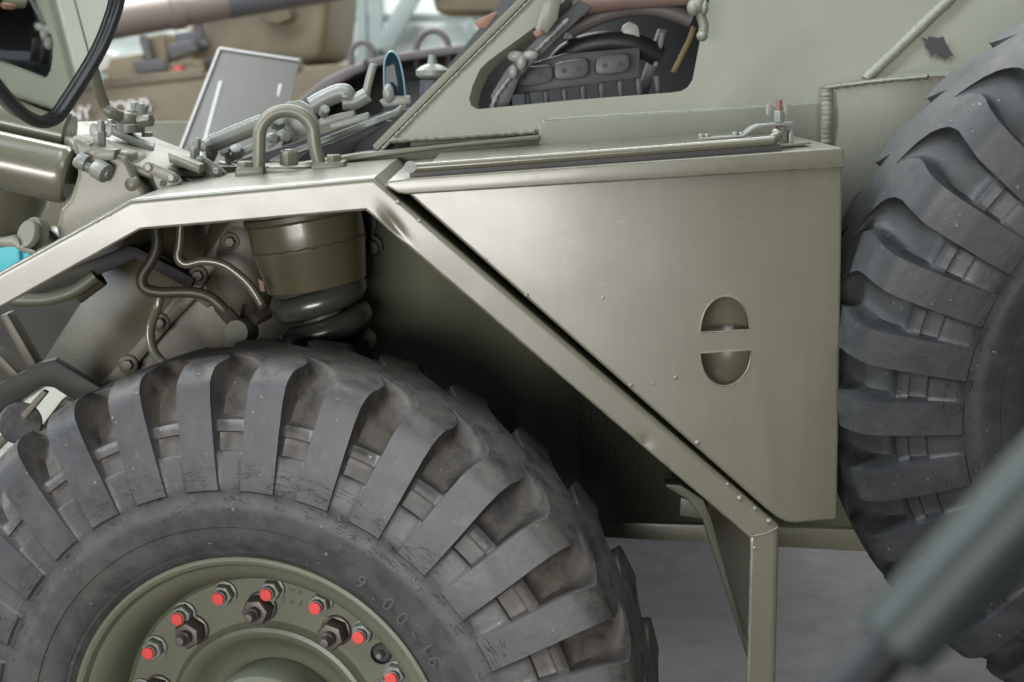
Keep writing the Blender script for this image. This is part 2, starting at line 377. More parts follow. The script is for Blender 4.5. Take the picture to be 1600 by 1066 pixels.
MB().prism(pts, (0, .12, 0)).build('lower_plate', M['interior_grey'], veh, bevel=.01)
for px, py, rp, d in ((676, 78, 25, .05), (566, 86, 17, .6)):
    s = rp / FPX * (BY + d); c = P(px, py, BY + d); seg = []
    for k in range(13):
        t = math.pi * k / 12; seg.append(c + Vector((-s * math.cos(t), .0, s * 1.15 * math.sin(t))))
    MB().tube([seg[0] - Vector((0, 0, .05))] + seg + [seg[-1] - Vector((0, 0, .05))], .009, 10).build('lifting_ring', M['brown'], veh)
for px in (620, 760):
    MB().lathe([(0, -.1), (.36, -.1), (.42, -.05), (.42, .05), (.36, .1), (0, .1)], (P(px, 0, BY).x + .5, BY + .3, .42), (0, 1, 0), 28).build('road_wheel', M['rubberblack'], veh)
MB().prism([P(x, y, BY - .01) for x, y in ((567, 95), (573, 93), (575, 104), (569, 107))], (0, .01, 0)).build('arch_joint', M['black'], veh)

# ---------------- grey information board seen from the back
SY = 3.15
board = empty('information_board', (P(380, 200, SY).x, SY, 0), 'tilted plain grey board with white edge in front of the tan tank', 'sign board')
c4 = [P(343, 77, SY + .10), P(468, 96, SY + .12), P(425, 300, SY - .06), P(262, 285, SY - .06)]
nrm = (c4[1] - c4[0]).cross(c4[3] - c4[0]).normalized()
if nrm.y > 0: nrm = -nrm
MB().prism(c4, -nrm * .012).build('panel', M['board'], board, bevel=.001)
for i, j in ((0, 3), (0, 1)):
    a, b = c4[i], c4[j]; d = (b - a).normalized(); inn = ((c4[0] + c4[1] + c4[2] + c4[3]) / 4 - (a + b) / 2).normalized(); wd = .0022
    inn = (inn - d * inn.dot(d)).normalized()
    MB().prism([a + nrm * .006 - inn * .003, b + nrm * .006 - inn * .003, b + nrm * .006 + inn * wd, a + nrm * .006 + inn * wd], -nrm * .02).build('white_edge', M['white'], board, bevel=.001)
for (x0, y0), (x1, y1) in (((346, 128), (310, 260)), ((439, 133), (424, 190))):
    def onb(x, y): return PP(x, y, c4[0] + nrm * .003, nrm)
    a, b = onb(x0, y0), onb(x1, y1); MB().tube([a, b], .0055, 8).build('stiffener', M['white'], board)
base = P(370, 300, SY); MB().tube([(base.x, SY + .02, 0), (base.x, SY + .02, P(360, 260, SY).z)], .022, 14).build('stand_post', M['steel'], board)
MB().box((base.x, SY + .02, .012), (.4, .35, .02)).build('stand_foot', M['steel'], board, bevel=.004)

# ---------------- turquoise cabinet at far left
a = P(-260, 330, 4.3); b = P(27, 330, 4.3)
cab = empty('cabinet', (b.x, 4.3, 0), 'bright turquoise panel glimpsed under the round lamp at the left edge', 'cabinet')
z0, z1 = P(0, 452, 4.3).z, P(0, 335, 4.3).z
MB().box(((a.x + b.x) / 2, 4.32, (z0 + z1) / 2), (b.x - a.x, .04, z1 - z0)).build('door', M['turq'], cab, bevel=.01)
MB().box((b.x + .014, 4.33, (z0 + z1) / 2), (.020, .04, z1 - z0 - .02)).build('side_panel', M['turq'], cab, bevel=.004)
for x in (a.x + .05, b.x - .05): MB().box((x, 4.33, z0 / 2), (.04, .04, z0)).build('leg', M['steel'], cab, bevel=.003)

# ================================================================== THE ARMOURED CAR
WC = Vector((-.271, 1.725, .435))            # front wheel centre
YF, YB, YH = 1.66, 1.66, 2.02                # mudguard edge, bin face, hull side
car = empty('armoured_car', (0, 2.3, 0), 'olive green armoured scout car filling the picture, with knobbly tyres and stowage bin', 'armoured car')

# ---------------- wheels and tyres
def make_tyre():
    """bar-tread tyre, axis along local Y, near side towards -Y"""
    prof = [(0, .4560), (.03, .4559), (.055, .4557), (.083, .4545), (.096, .4490), (.105, .4365), (.111, .413), (.1165, .385), (.1205, .355), (.1230, .334), (.1240, .314)]
    low = [(.1205, .3112), (.1200, .2990), (.1214, .2962), (.1208, .2880), (.1192, .2790), (.1168, .2690), (.1150, .2678), (.1130, .2560), (.1080, .2440), (.1055, .2400), (.1040, .2395), (.1020, .2350), (.1005, .2345), (.0975, .2300), (.0930, .2270), (.086, .224)]
    # resample the lug part by arc length
    d = [0]
    for a, b in zip(prof, prof[1:]): d.append(d[-1] + math.hypot(b[0] - a[0], b[1] - a[1]))
    Ltot = d[-1]
    def at(s):
        for i in range(len(d) - 1):
            if s <= d[i + 1] + 1e-9:
                t = (s - d[i]) / (d[i + 1] - d[i]); a, b = prof[i], prof[i + 1]; return a[0] + (b[0] - a[0]) * t, a[1] + (b[1] - a[1]) * t
        return prof[-1]
    s_tip = .019
    fe0, fe1 = at(s_tip + (Ltot - s_tip) * .62); FE = (fe0 - .0275, fe1 - .004)
    tt = [0, .03, .06, .1, .14, .18, .22, .26, .30, .34, .38, .41, .44, .48, .52, .56, .60, .625, .632, .645, .67, .695, .702, .712, .74, .77, .795, .803, .815, .85, .90, .95, 1.0]
    rows = [(0, -1), (s_tip * .5, -.5)] + [(s_tip + (Ltot - s_tip) * t, t) for t in tt]
    Lt = [(0, -.40), (.05, -.33), (.10, -.25), (.18, -.17), (.26, -.17), (.34, -.22), (.42, -.245), (.52, -.25), (1, -.205)]
    Rt = [(0, -.38), (.03, -.18), (.06, -.02), (.10, .13), (.16, .26), (.23, .34), (.30, .36), (.38, .32), (.46, .27), (1, .205)]
    Dt = [(0, .0), (.02, .008), (.06, .017), (.12, .022), (.40, .025), (.60, .023), (.625, .021), (.634, .0125), (.695, .0105), (.70, .0135), (.712, .014), (.795, .011), (.803, .0065), (.815, .0055), (.95, .0035), (1, .0028)]
    gu = [0, .035, .10, .20, .34, .5, .66, .80, .90, .965, 1]
    gdl = [0, .60, .88, .98, 1, 1, .97, .88, .72, .45, 0]       # crown: steep left wall, scooped right
    gds = [0, .72, .95, 1, 1, 1, 1, 1, .95, .72, 0]             # sidewall: square slot
    lu = [0, .2, .4, .6, .8]
    N = 31; A = 2 * math.pi / N; verts = []; dust_dark = []; face = []; strip = []; side = []; nc = len(lu) + len(gu)
    grid = []
    rnd = random.Random(3)
    jit = [rnd.uniform(-.0022, .0022) for _ in range(N)]; dj = [rnd.uniform(-.05, .05) for _ in range(N)]
    allrows = [(s, t, None) for s, t in rows] + [(None, 2, q) for q in low]
    sacc = Ltot
    for ri, (s, t, q) in enumerate(allrows):
        if q is None:
            y, r = at(s); y2, r2 = at(min(s + .002, Ltot)); y1, r1 = at(max(s - .002, 0))
            tx, tr = y2 - y1, r2 - r1; ln = math.hypot(tx, tr) or 1; nx, nr = -tr / ln, tx / ln
            if s == 0: nx, nr = 0, 1
        else:
            y, r = q; nx, nr = 1, 0; pq = allrows[ri - 1][2] or (y, r); sacc += math.hypot(pq[0] - y, pq[1] - r)
        tcl = min(max(t, 0), 1); Lq, Rq = lerp_tab(Lt, tcl), lerp_tab(Rt, tcl)
        if t < 0: Lq, Rq = -.40, -.385
        D = lerp_tab(Dt, t) if 0 <= t <= 1 else 0
        bl = min(max((t - .34) / .16, 0), 1)
        row = []
        for k in range(N):
            for ci in range(nc):
                if ci < len(gu):
                    u = gu[ci]; fr = Lq + (Rq - Lq) * u; dep = D * (gdl[ci] * (1 - bl) + gds[ci] * bl)
                else:
                    u = lu[ci - len(gu)]; fr = Rq + (1 + Lq - Rq) * (u + .2 if False else (ci - len(gu) + 1) / (len(lu) + 1)); dep = 0
                jj = jit[k] if 0 <= t <= 1 and ci < len(gu) else 0
                th = (k + fr) * A + jj * (1 if .05 < t < 1 else 0)
                yy, rr = y - nx * dep, r - nr * dep
                if 0 <= t < .62 and ci < len(gu):            # scoop floor: one smooth sweep from the tip down to the steps
                    q_ = t / .62; b0, b1, b2, b3 = (1 - q_) ** 3, 3 * q_ * (1 - q_) ** 2, 3 * q_ * q_ * (1 - q_), q_ ** 3
                    fy, fr_ = b0 * .019 + b1 * .042 + b2 * .074 + b3 * FE[0], b0 * .4555 + b1 * .437 + b2 * .416 + b3 * FE[1]
                    g_ = gdl[ci] * (1 - bl) + gds[ci] * bl; yy, rr = y + (fy - y) * g_, r + (fr_ - r) * g_
                if q is None and t > .9 and ci >= len(gu): yy += .0006 * math.sin(k * 5.1)
                row.append(len(verts)); verts.append((rr * math.sin(th), -yy, rr * math.cos(th)))
                isg = ci < len(gu) and 0 < ci < len(gu) - 1
                dust_dark.append((min(1, dep / .02) if isg else (.38 if t < .42 else .08)) if q is None else .12)
                face.append(1.0 if (q is None and t > .43 and not (isg and t < .62)) else (.35 if q is not None else 0.0))
                strip.append((th * .36, (s if q is None else sacc), 0)); 
                side.append(max(0, 1 - abs((s if q is None else sacc) - Ltot) / .032))
        grid.append(row)
    faces = []; C = N * nc
    for a, b in zip(grid, grid[1:]):
        for i in range(C):
            j = (i + 1) % C; faces.append((a[i], a[j], b[j], b[i]))
    # far half: the near half turned half round about the radius, staggered half a pitch
    nv = len(verts); ca, sa = math.cos(A * .22), math.sin(A * .22)
    for (x, y, z) in verts[:nv]:
        x2, y2, z2 = -x, -y, z; verts.append((x2 * ca + z2 * sa, y2, -x2 * sa + z2 * ca))
    faces += [tuple(i + nv for i in f) for f in faces[:]]
    dust_dark += dust_dark; face += face; strip += strip; side += side
    me = bpy.data.meshes.new('tyre'); me.from_pydata(verts, [], faces)
    for nm, dat in (('dust_dark', dust_dark), ('face', face), ('side', side)):
        at_ = me.attributes.new(nm, 'FLOAT', 'POINT'); at_.data.foreach_set('value', dat)
    for v in me.vertices: v.co.y *= .93; rr_ = math.hypot(v.co.x, v.co.z); k_ = 1 - .017 * max(0, (rr_ - .23) / .226); v.co.x *= k_; v.co.z *= k_
    at_ = me.attributes.new('strip', 'FLOAT_VECTOR', 'POINT'); at_.data.foreach_set('vector', [c for p in strip for c in p])
    bm = bmesh.new(); bm.from_mesh(me); bmesh.ops.recalc_face_normals(bm, faces=bm.faces)
    bm.faces.ensure_lookup_table(); f0 = max(bm.faces, key=lambda f: f.calc_center_median().z)
    if f0.normal.z < 0: bmesh.ops.reverse_faces(bm, faces=bm.faces)
    bm.to_mesh(me); bm.free()
    me.shade_smooth(); me.set_sharp_from_angle(angle=R(38)); me.materials.append(M['rubber']); return me
TYRE = make_tyre()
SPARE_TYRE = TYRE.copy(); SPARE_TYRE.name = 'spare_tyre'; SPARE_TYRE.materials.clear(); SPARE_TYRE.materials.append(M['rubber_spare'])
for v in SPARE_TYRE.vertices:       # the unloaded spare has a rounder crown
    rr = math.hypot(v.co.x, v.co.z); k = 1 - 1.2 * v.co.y ** 2 * min(1, max(0, (rr - .30) / .12)) / max(rr, .1); v.co.x *= k; v.co.z *= k
NEG = Vector((0, -1, 0))
# wheel disc: radius, distance towards the viewer from the centre plane
rim = MB().lathe([(.224, .060), (.2285, .082), (.2300, .0885), (.2285, .0925), (.2245, .0940), (.2205, .0925), (.2180, .0885), (.2165, .0850), (.2110, .0835), (.2030, .0790), (.1970, .0690), (.1925, .0570), (.1900, .0440), (.1880, .0345), (.1840, .0310),
    (.1330, .0310), (.1300, .0335), (.1265, .0390), (.1220, .0405), (.1160, .0385), (.1100, .0310), (.1000, .0180), (.0900, .0120), (.075, .0110), (.0, .0110)], (0, 0, 0), NEG, 96).mesh('wheel_disc', sharp=35)
rim.materials.append(M['wheel'])
cap = MB().lathe([(.080, .010), (.080, .056), (.077, .064), (.070, .068), (.055, .070), (.052, .074), (.035, .082), (0, .086)], (0, 0, 0), NEG, 64).mesh('hub_cap', sharp=35); cap.materials.append(M['wheel'])
bigw = MB().lathe([(0, 0), (.0185, 0), (.0185, .0025), (.0165, .0035), (0, .0035)], (0, 0, 0), NEG, 24)
bign = bigw.hexa((0, -.003, 0), NEG, .0168, .021, .14).mesh('wheel_nut', bevel=.0007, sharp=30); bign.materials.append(M['steel'])
stud = MB().lathe([(0, .02), (.0082, .02), (.0082, .032), (.0066, .034), (.0066, .039), (.0048, .043), (0, .0435)], (0, 0, 0), NEG, 20).mesh('wheel_stud', sharp=35); stud.materials.append(M['steel'])
sn = MB().lathe([(0, 0), (.0145, 0), (.0145, .003), (0, .003)], (0, 0, 0), NEG, 24).hexa((0, -.003, 0), NEG, .0128, .011, .15).lathe([(0, .014), (.0082, .014), (.0082, .0205), (0, .0205)], (0, 0, 0), NEG, 16).mesh('rim_bolt', bevel=.0005, sharp=30)
sn.materials.append(M['zinc'])
rc = MB().lathe([(0, .0205), (.0074, .0205), (.0074, .0228), (.0066, .0236), (0, .0238)], (0, 0, 0), NEG, 20).mesh('red_bolt_end', sharp=40); rc.materials.append(M['red'])
def make_wheel(name, loc, rot, spin, tyre_mesh):
    wh = obj(name, rim, None, None); wh.location = loc; wh.rotation_euler = rot
    attach(wh, car)
    ty = obj('tyre', tyre_mesh, None, wh, True); ty.rotation_euler = (0, spin, 0)
    obj('hub_cap', cap, None, wh, True)
    for k in range(10):
        a = R(-4.5 + 36 * k); p = Vector((.1500 * math.sin(a), -.031, .1500 * math.cos(a)))
        for me, nm in ((bign, 'wheel_nut'), (stud, 'wheel_stud')):
            o = obj(nm, me, None, wh, True); o.location = p; o.rotation_euler = (0, a * 1.7 + k * .4 if nm == 'wheel_nut' else 0, 0)
    for k in range(18):
        a = R(.8 + 20 * k); p = Vector((.1720 * math.sin(a), -.0312, .1720 * math.cos(a)))
        for me, nm in ((sn, 'rim_bolt'), (rc, 'red_bolt_end')):
            o = obj(nm, me, None, wh, True); o.location = p; o.rotation_euler = (0, k * .37, 0)
    return wh
fw = make_wheel('front_wheel', WC, (0, 0, R(-13)), R(-2.0), TYRE)
# valve in its hole
a = R(51.5); vp = Vector((.1690 * math.sin(a), -.0315, .1690 * math.cos(a)))
MB().lathe([(.006, 0), (.0105, 0), (.0125, .003), (.0105, .004)], vp, NEG, 20).lathe([(0, .001), (.0095, .001)], vp, NEG, 20).build('valve_hole', M['black'], fw, local=True)
MB().lathe([(0, .002), (.0042, .002), (.0042, .008), (.003, .011), (0, .011)], vp, NEG, 12).build('valve', M['zinc'], fw, local=True)
# raised lettering on the sidewall and the disc
def arc_text(chars, r0, a0, step, size, y, mat, parent, ext=.0012):
    a = a0
    for ch, wd in chars:
        if ch != ' ':
            me = text_mesh(ch, size, ext); o = obj('raised_letter', me, mat, parent, True)
            o.matrix_basis = Matrix.Translation((r0 * math.sin(a), y, r0 * math.cos(a))) @ Matrix.Rotation(a, 4, 'Y') @ Matrix.Rotation(R(90), 4, 'X')
        a += step * wd
arc_text([('9', 1), ('.', .75), ('0', 1), ('0', 1), ('-', .9), ('1', .75), ('6', 1)], .2535, R(32), R(4.9), .022, -.1055, M['rubber'], fw, .0009)
arc_text([(c, 1) for c in 'WD'], .1730, R(8.5), R(3.2), .008, -.0316, M['wheel'], fw, .0007)
arc_text([(c, 1) for c in 'C60 52'], .1600, R(5.2), R(3.8), .009, -.0316, M['wheel'], fw, .0007)
# spare wheel strapped to the hull side behind the bin
SP = P(1892, 560, 1.725)
make_wheel('spare_wheel', SP, (R(11), 0, R(-1)), R(4), SPARE_TYRE)

# ---------------- front mudguard: folded sheet with a turned-down edge
TOP = [(-70, 463), (203, 312), (585, 277), (1218, 821), (1207, 1300)]
BOT = [(-70, 521), (220, 359), (572, 329), (1173, 841), (1161, 1300)]
m = MB()
DENTS = [(618, 352, 8, 28, .0035, -35), (905, 640, 8, 14, .0016, -40), (1010, 690, 7, 10, .001, 20)]
def dent(x, y):
    s = 0
    for cx, cy, a, b, dep, an in DENTS:
        dx, dy = x - cx, y - cy; c, sn_ = math.cos(R(an)), math.sin(R(an)); u, v = (dx * c + dy * sn_) / a, (-dx * sn_ + dy * c) / b
        s += dep * math.exp(-(u * u + v * v))
    return s + .0004 * (mnoise.noise(Vector((x * .008, y * .008, 0))))
for i in range(4):
    n = max(8, int(math.hypot(TOP[i + 1][0] - TOP[i][0], TOP[i + 1][1] - TOP[i][1]) / 7)); vs = []; fs = []; nr = 0
    for k in range(n + 1):
        t = k / n; tp = (TOP[i][0] + (TOP[i + 1][0] - TOP[i][0]) * t, TOP[i][1] + (TOP[i + 1][1] - TOP[i][1]) * t); bp = (BOT[i][0] + (BOT[i + 1][0] - BOT[i][0]) * t, BOT[i][1] + (BOT[i + 1][1] - BOT[i][1]) * t)
        A, B = P(*tp, YF), P(*bp, YF); nn = (A - B).normalized(); row = []
        for v in range(11):
            q = v / 10; wob = .0006 * mnoise.noise(Vector((t * n * .35, i * 9, 1))) if v == 0 else 0
            p = B + (A - nn * .005 - B) * q - nn * wob; px, py = bp[0] + (tp[0] - bp[0]) * q, bp[1] + (tp[1] - bp[1]) * q
            row.append(p + Vector((0, dent(px, py), 0)))
        e0 = dent(*tp)
        for an in (30, 60, 90): row.append(A - nn * .005 + nn * (.005 * math.sin(R(an))) + Vector((0, e0 + .005 * (1 - math.cos(R(an))), 0)))
        ends = [YF + .06, YF + .2, YH - .005] if i < 3 else [YF + .03, YF + .045, YF + .06]
        for Y in ends: p = A.copy(); p.y = Y; row.append(p)
        nr = len(row); vs += row
    for k in range(n):
        for j in range(nr - 1): fs.append((k * nr + j, (k + 1) * nr + j, (k + 1) * nr + j + 1, k * nr + j + 1))
    m.add(vs, fs)
mg = m.build('mudguard', M['olive'], car, sharp=32)
so = mg.modifiers.new('thickness', 'SOLIDIFY'); so.thickness = .0022; so.offset = -1
bmq = bmesh.new(); bmq.from_mesh(mg.data); bmesh.ops.recalc_face_normals(bmq, faces=bmq.faces)
fz = min(bmq.faces, key=lambda f: f.calc_center_median().y)
if fz.normal.y > 0: bmesh.ops.reverse_faces(bmq, faces=bmq.faces)
bmq.to_mesh(mg.data); bmq.free()
# weld line at the mitre and a few rivet heads
def bead(pts, r, n, parent, mat, name='weld_bead', wob=.35, seg=8, jit=.12):
    pts = [Vector(p) for p in pts]; path = []; rs = []
    L = [0]
    for a, b in zip(pts, pts[1:]): L.append(L[-1] + (b - a).length)
    for k in range(n + 1):
        s = L[-1] * k / n; i = 0
        while i < len(L) - 2 and s > L[i + 1]: i += 1
        p = pts[i] + (pts[i + 1] - pts[i]) * ((s - L[i]) / max(1e-9, L[i + 1] - L[i]))
        path.append(p + Vector((random.uniform(-1, 1), random.uniform(-1, 1), random.uniform(-1, 1))) * r * jit); rs.append(r * (1 + wob * (.5 - (k % 3) / 2) + random.uniform(-jit, jit)))
    return MB().tube(path, rs, seg).build(name, mat, parent, sharp=60)
bead([P(1176, 838, YF), P(1196, 834, YF), P(1216, 824, YF)], .0009, 14, mg, M['olive'])
for x, y, r in ((1156, 779, 5.5), (1180, 795, 4), (1202, 815, 6), (1137, 757, 3.2), (1179, 856, 3.5), (622, 316, 4.5), (655, 345, 4), (152, 346, 3), (172, 336, 3)):
    k = r / FPX * 1.75; MB().blob(P(x, y, YF) + Vector((0, dent(x, y), 0)), k * .85, k * .28, k * .85).build('rivet', M['olive'], mg)

# ---------------- stowage bin
body = [(634, 300), (1317, 258), (1308, 812), (1244, 818), (1228, 816), (1214, 809), (1196, 795)]
bb = MB().prism([P(x, y, YB) for x, y in body], (0, .335, 0)).build('stowage_bin', M['olive'], None, bevel=.0035, seg=3)
def half_oval(cx, cy, rx, ry, up, tilt):
    pts = []
    for k in range(25):
        a = math.pi * k / 24; u = math.cos(a); v = math.sin(a) ** .92
        pts.append((cx + rx * u, cy - up * ry * v + tilt * u))
    return pts
cuts = []
for pix in (half_oval(1133, 518, 38.5, 55, 1, -1.8), half_oval(1134, 549.5, 39.5, 54, -1, -2.2)):
    cuts.append(MB().prism([P(x, y, YB) - Vector((0, .02, 0)) for x, y in pix], (0, .02 + .045, 0)).build('cutter', None))
for c in cuts:
    mo = bb.modifiers.new('cut', 'BOOLEAN'); mo.operation = 'DIFFERENCE'; mo.object = c; mo.solver = 'EXACT'
bpy.context.view_layer.update()
me = bpy.data.meshes.new_from_object(bb.evaluated_get(bpy.context.evaluated_depsgraph_get()))
bb.modifiers.clear(); bb.data = me; me.shade_smooth(); me.set_sharp_from_angle(angle=R(40))
for c in cuts: bpy.data.objects.remove(c)
attach(bb, car)
# dished recess behind the grip bar
m = MB(); ctr = P(1133, 533, YB); vs = []; fs = []; nu, nvv = 28, 12
for j in range(nvv + 1):
    t = j / nvv; dz = .0335 * math.sqrt(max(0, 1 - t ** 2.2)) + .0028
    for k in range(nu):
        a = 2 * math.pi * k / nu; vs.append(ctr + Vector((t * .0335 * math.cos(a), dz, t * .0565 * math.sin(a))))
for j in range(nvv):
    for k in range(nu): fs.append((j * nu + k, j * nu + (k + 1) % nu, (j + 1) * nu + (k + 1) % nu, (j + 1) * nu + k))
m.add(vs, fs).build('grip_dish', M['olive_gloss'], bb)
# rolled edges round the two grip openings
for pix in (half_oval(1133, 518, 38.5, 55, 1, -1.8), half_oval(1134, 549.5, 39.5, 54, -1, -2.2)):
    MB().tube([P(x, y, YB + .0004) for x, y in pix], .0010, 8, closed=True).build('grip_rim', M['olive'], bb)
# pressed lines, dent marks and weld spatter on the bin face
for x, y, r in ((1056, 590, 3.6), (823, 461, 4), (986, 602, 4.5), (1090, 692, 5), (1020, 600, 2.5), (942, 466, 3), (760, 405, 2)):
    k = r / FPX * 1.75; MB().blob(P(x, y, YB), k, k * .25, k * .8).build('weld_spatter', M['olive'], bb)
# lid
lid = MB().prism([P(x, y, YB - .004) for x, y in ((603, 291), (606, 283), (640, 279), (1314, 230.5), (1319, 234), (1319, 262), (636, 304), (622, 302))], (0, .343, 0)).build('lid', M['olive'], bb, bevel=.0022, seg=3)
up = MB().prism([P(x, y, YB + .030) for x, y in ((668, 262), (1206, 222), (1206, 240), (660, 279))], (0, .285, 0)).build('lid_panel', M['olive_gloss'], bb, bevel=.0018)
sl = [(x, 282 - (x - 640) * .0735) for x in range(640, 1222, 10)]; m = MB()
for (x0, y0), (x1, y1) in zip(sl, sl[1:]):
    h = 5 + 2 * mnoise.noise(Vector((x0 * .03, 0, 0))); Y0 = YB + .012
    m.prism([P(x0, y0 - h - 9, Y0), P(x1, y1 - h - 9, Y0), P(x1, y1, Y0), P(x0, y0, Y0)], (0, .016, 0))
m.build('seal', M['black'], bb)
rodp = smooth_path([P(642, 262, YB + .010), P(670, 261, YB + .008), P(900, 244, YB + .008), P(1180, 222, YB + .008), P(1206, 217, YB + .010), P(1216, 213, YB + .016), P(1212, 208, YB + .03)], 8)
MB().tube(rodp, .0050, 14).build('lid_rod', M['olive_gloss'], bb)
MB().rod(P(641, 261, YB + .001), P(641, 261, YB + .022), .0066, 16).build('rod_end', M['zinc'], bb)
# latch with wing nut
LY = YB + .055
st = [(1094, 216), (1160, 212), (1176, 199), (1186, 195), (1240, 191), (1240, 195), (1188, 199), (1178, 203), (1163, 216), (1094, 220)]
MB().prism([P(x, y, LY) for x, y in st], (0, .028, 0)).build('latch_strap', M['zinc'], bb, bevel=.0006)
for x, y in ((1096, 211), (1105, 211), (1149, 208), (1159, 208)):
    MB().lathe([(0, 0), (.0036, 0), (.0036, .003), (.0026, .0042), (0, .0042)], P(x, y + 4, LY + .012), (0, 0, 1), 14).build('screw', M['zinc'], bb)
MB().rod(P(1217, 212, LY + .012), P(1217, 156, LY + .012), .0036, 12).build('latch_stud', M['rust'], bb)
MB().hexa(P(1217, 191, LY + .012), (0, 0, 1), .0062, .0125).build('wing_nut', M['zinc'], bb, bevel=.0004)
for s in (-1, 1):
    c = P(1217 + s * 14, 172, LY + .012); pts = []
    for k in range(14):
        a = 2 * math.pi * k / 14; pts.append(c + Vector((  .0045 * math.cos(a), 0, .0078 * math.sin(a))))
    MB().prism(pts, (0, .0028, 0)).build('wing', M['zinc'], bb, bevel=.0005)
MB().box(P(1223, 210, LY + .012), (.0085, .012, .017)).build('latch_block', M['zinc'], bb, bevel=.0008)
for x in (1213, 1237): MB().prism([P(q, r, LY) for q, r in ((x - 4, 224), (x + 3, 224), (x + 3, 210), (x + 1, 204), (x - 2, 204), (x - 4, 210))], (0, .022, 0)).build('latch_cheek', M['zinc'], bb, bevel=.0005)
MB().prism([P(q, r, LY - .01) for q, r in ((1198, 227), (1268, 222), (1268, 225), (1198, 230))], (0, .045, 0)).build('latch_base', M['olive'], bb, bevel=.0005)
MB().rod(P(1202, 219, LY - .002), P(1202, 219, LY + .03), .004, 10).build('latch_pin', M['steel'], bb)

# ---------------- brace and splash panel behind the mudguard post
br = [(1040, 757), (1064, 758), (1100, 782), (1172, 960), (1172, 1040), (1098, 812), (1076, 782), (1042, 762)]
MB().prism([P(x, y, 1.95) for x, y in br], (0, .03, 0)).build('mudguard_brace', M['olive_dark'], car, bevel=.002)
q = [P(1098, 770, 1.98), P(1176, 830, YF + .03), P(1176, 1010, YF + .03), P(1160, 990, 1.98)]
MB().prism(q, (.002, 0, 0)).build('splash_panel', M['olive_dirty'], car)

# ---------------- lower hull side seen behind the front wheel
m = MB()
hp = [P(905, 240, YH), P(1700, 200, YH), P(1700, 842, YH), P(1340, 838, YH), P(905, 818, YH)]
m.prism(hp, (0, .02, 0))
hl = [P(530, 250, YH + .025), P(905, 240, YH), P(905, 818, YH), P(760, 806, YH + .012), P(530, 800, YH + .025)]
m.prism(hl, (0, .02, 0))
hs = m.build('hull_side', M['olive_dark'], car, bevel=.002)
MB().prism([P(x, y, YH - .012) for x, y in ((905, 815), (1700, 838), (1700, 872), (1340, 862), (905, 838))], (0, .03, 0)).build('sill_flange', M['olive_cast'], hs, bevel=.002)
MB().prism([P(x, y, YH - .004) for x, y in ((1064, 778), (1094, 786), (1104, 812), (1062, 806))], (0, .006, 0)).build('sill_pad', M['olive_cast'], hs, bevel=.001)
# belly closing the underside, so that no light leaks up behind the hull side
zb = P(905, 820, YH).z
MB().box((.1, YH + .62, zb + .03), (1.9, 1.2, .02)).build('belly_plate', M['olive_dark'], hs)
MB().box((.1, YH + 1.22, zb + .25), (1.9, .02, .5)).build('far_side', M['olive_dark'], hs)

# ---------------- suspension and wheel-arch interior
def cyl_px(name, pts, mat, parent, Y, seg=24, **k):   # tube through pixel points with pixel radii
    return MB().tube([P(x, y, Y if len(q) < 2 else q[1]) for (x, y, *q) in pts], [q[0] / FPX * 1.9 for (x, y, *q) in pts], seg).build(name, mat, parent, **k)
SY_ = 1.93
ax0, ax1 = P(473, 330, SY_), P(496, 446, SY_); dax = (ax1 - ax0).normalized()
L = (ax1 - ax0).length
can = MB().lathe([(0, 0), (.0725, 0), (.0722, L * .25), (.0718, L * .46), (.0712, L * .48), (.0628, L * .985), (.0612, L), (.050, L), (.050, L * .6), (0, L * .6)], ax0, dax, 56).build('spring_can', M['can'], car, sharp=30)
MB().lathe([(.0720, .0), (.0755, .002), (.0755, .008), (.0720, .012)], ax0 - dax * L * .02, dax, 56).build('can_collar', M['olive_dirty'], can)
u_, v_ = perp(dax); ring = [ax0 + dax * L * (.43 + .012 * math.sin(k * 2.3)) + (u_ * math.cos(2 * math.pi * k / 60) + v_ * math.sin(2 * math.pi * k / 60)) * .0716 for k in range(60)]
MB().tube(ring, [.0009 + .0006 * random.random() for _ in range(60)], 6, closed=True).build('weld_bead', M['olive_dirty'], can)
MB().prism([P(x, y, SY_ - .0625) for x, y in ((403, 436), (411, 440), (414, 456), (407, 455))], (0, .001, 0)).build('red_mark', M['rust'], can)
spr = []
for k in range(190):
    a = 2 * math.pi * k / 44 + 1.2; p = ax1 - dax * .012 + dax * (.028 * k / 44) * 1.32 + (u_ * math.cos(a) + v_ * math.sin(a)) * .0455
    spr.append(p)
MB().tube(spr, .0162, 16).build('coil_spring', M['coil'], car)
MB().rod(ax1 - dax * .02, ax1 + dax * .16, .026, 20).build('damper', M['olive_dark'], car)
lk = [(562, 332), (585, 336), (590, 352), (584, 366), (596, 376), (598, 392), (588, 400), (572, 398), (562, 380)]
lug = MB().prism([P(x, y, YH + .008) for x, y in lk], (0, .012, 0)).build('pivot_lug', M['olive_dirty'], car, bevel=.002)
for x, y, r in ((572, 345, .009), (580, 387, .011)): MB().hexa(P(x, y, YH + .008), (0, -1, 0), r, .01, .2, 16).build('pivot_bolt', M['olive_dirty'], lug, bevel=.0008)
# unseen sheets added above the nose to block light into the wheel arch
for q, yy in ((TOP[:2], 2.5), (TOP[1:3], 2.25)):
    a_, b_ = [P(*t, YF) - Vector((0, 0, .003)) for t in q]; a_.y = b_.y = YH - .004; c_, d_ = b_.copy(), a_.copy(); c_.y = d_.y = yy
    MB().prism([a_, b_, c_, d_], (0, 0, -.006)).build('arch_light_block', M['olive_dark'], car)
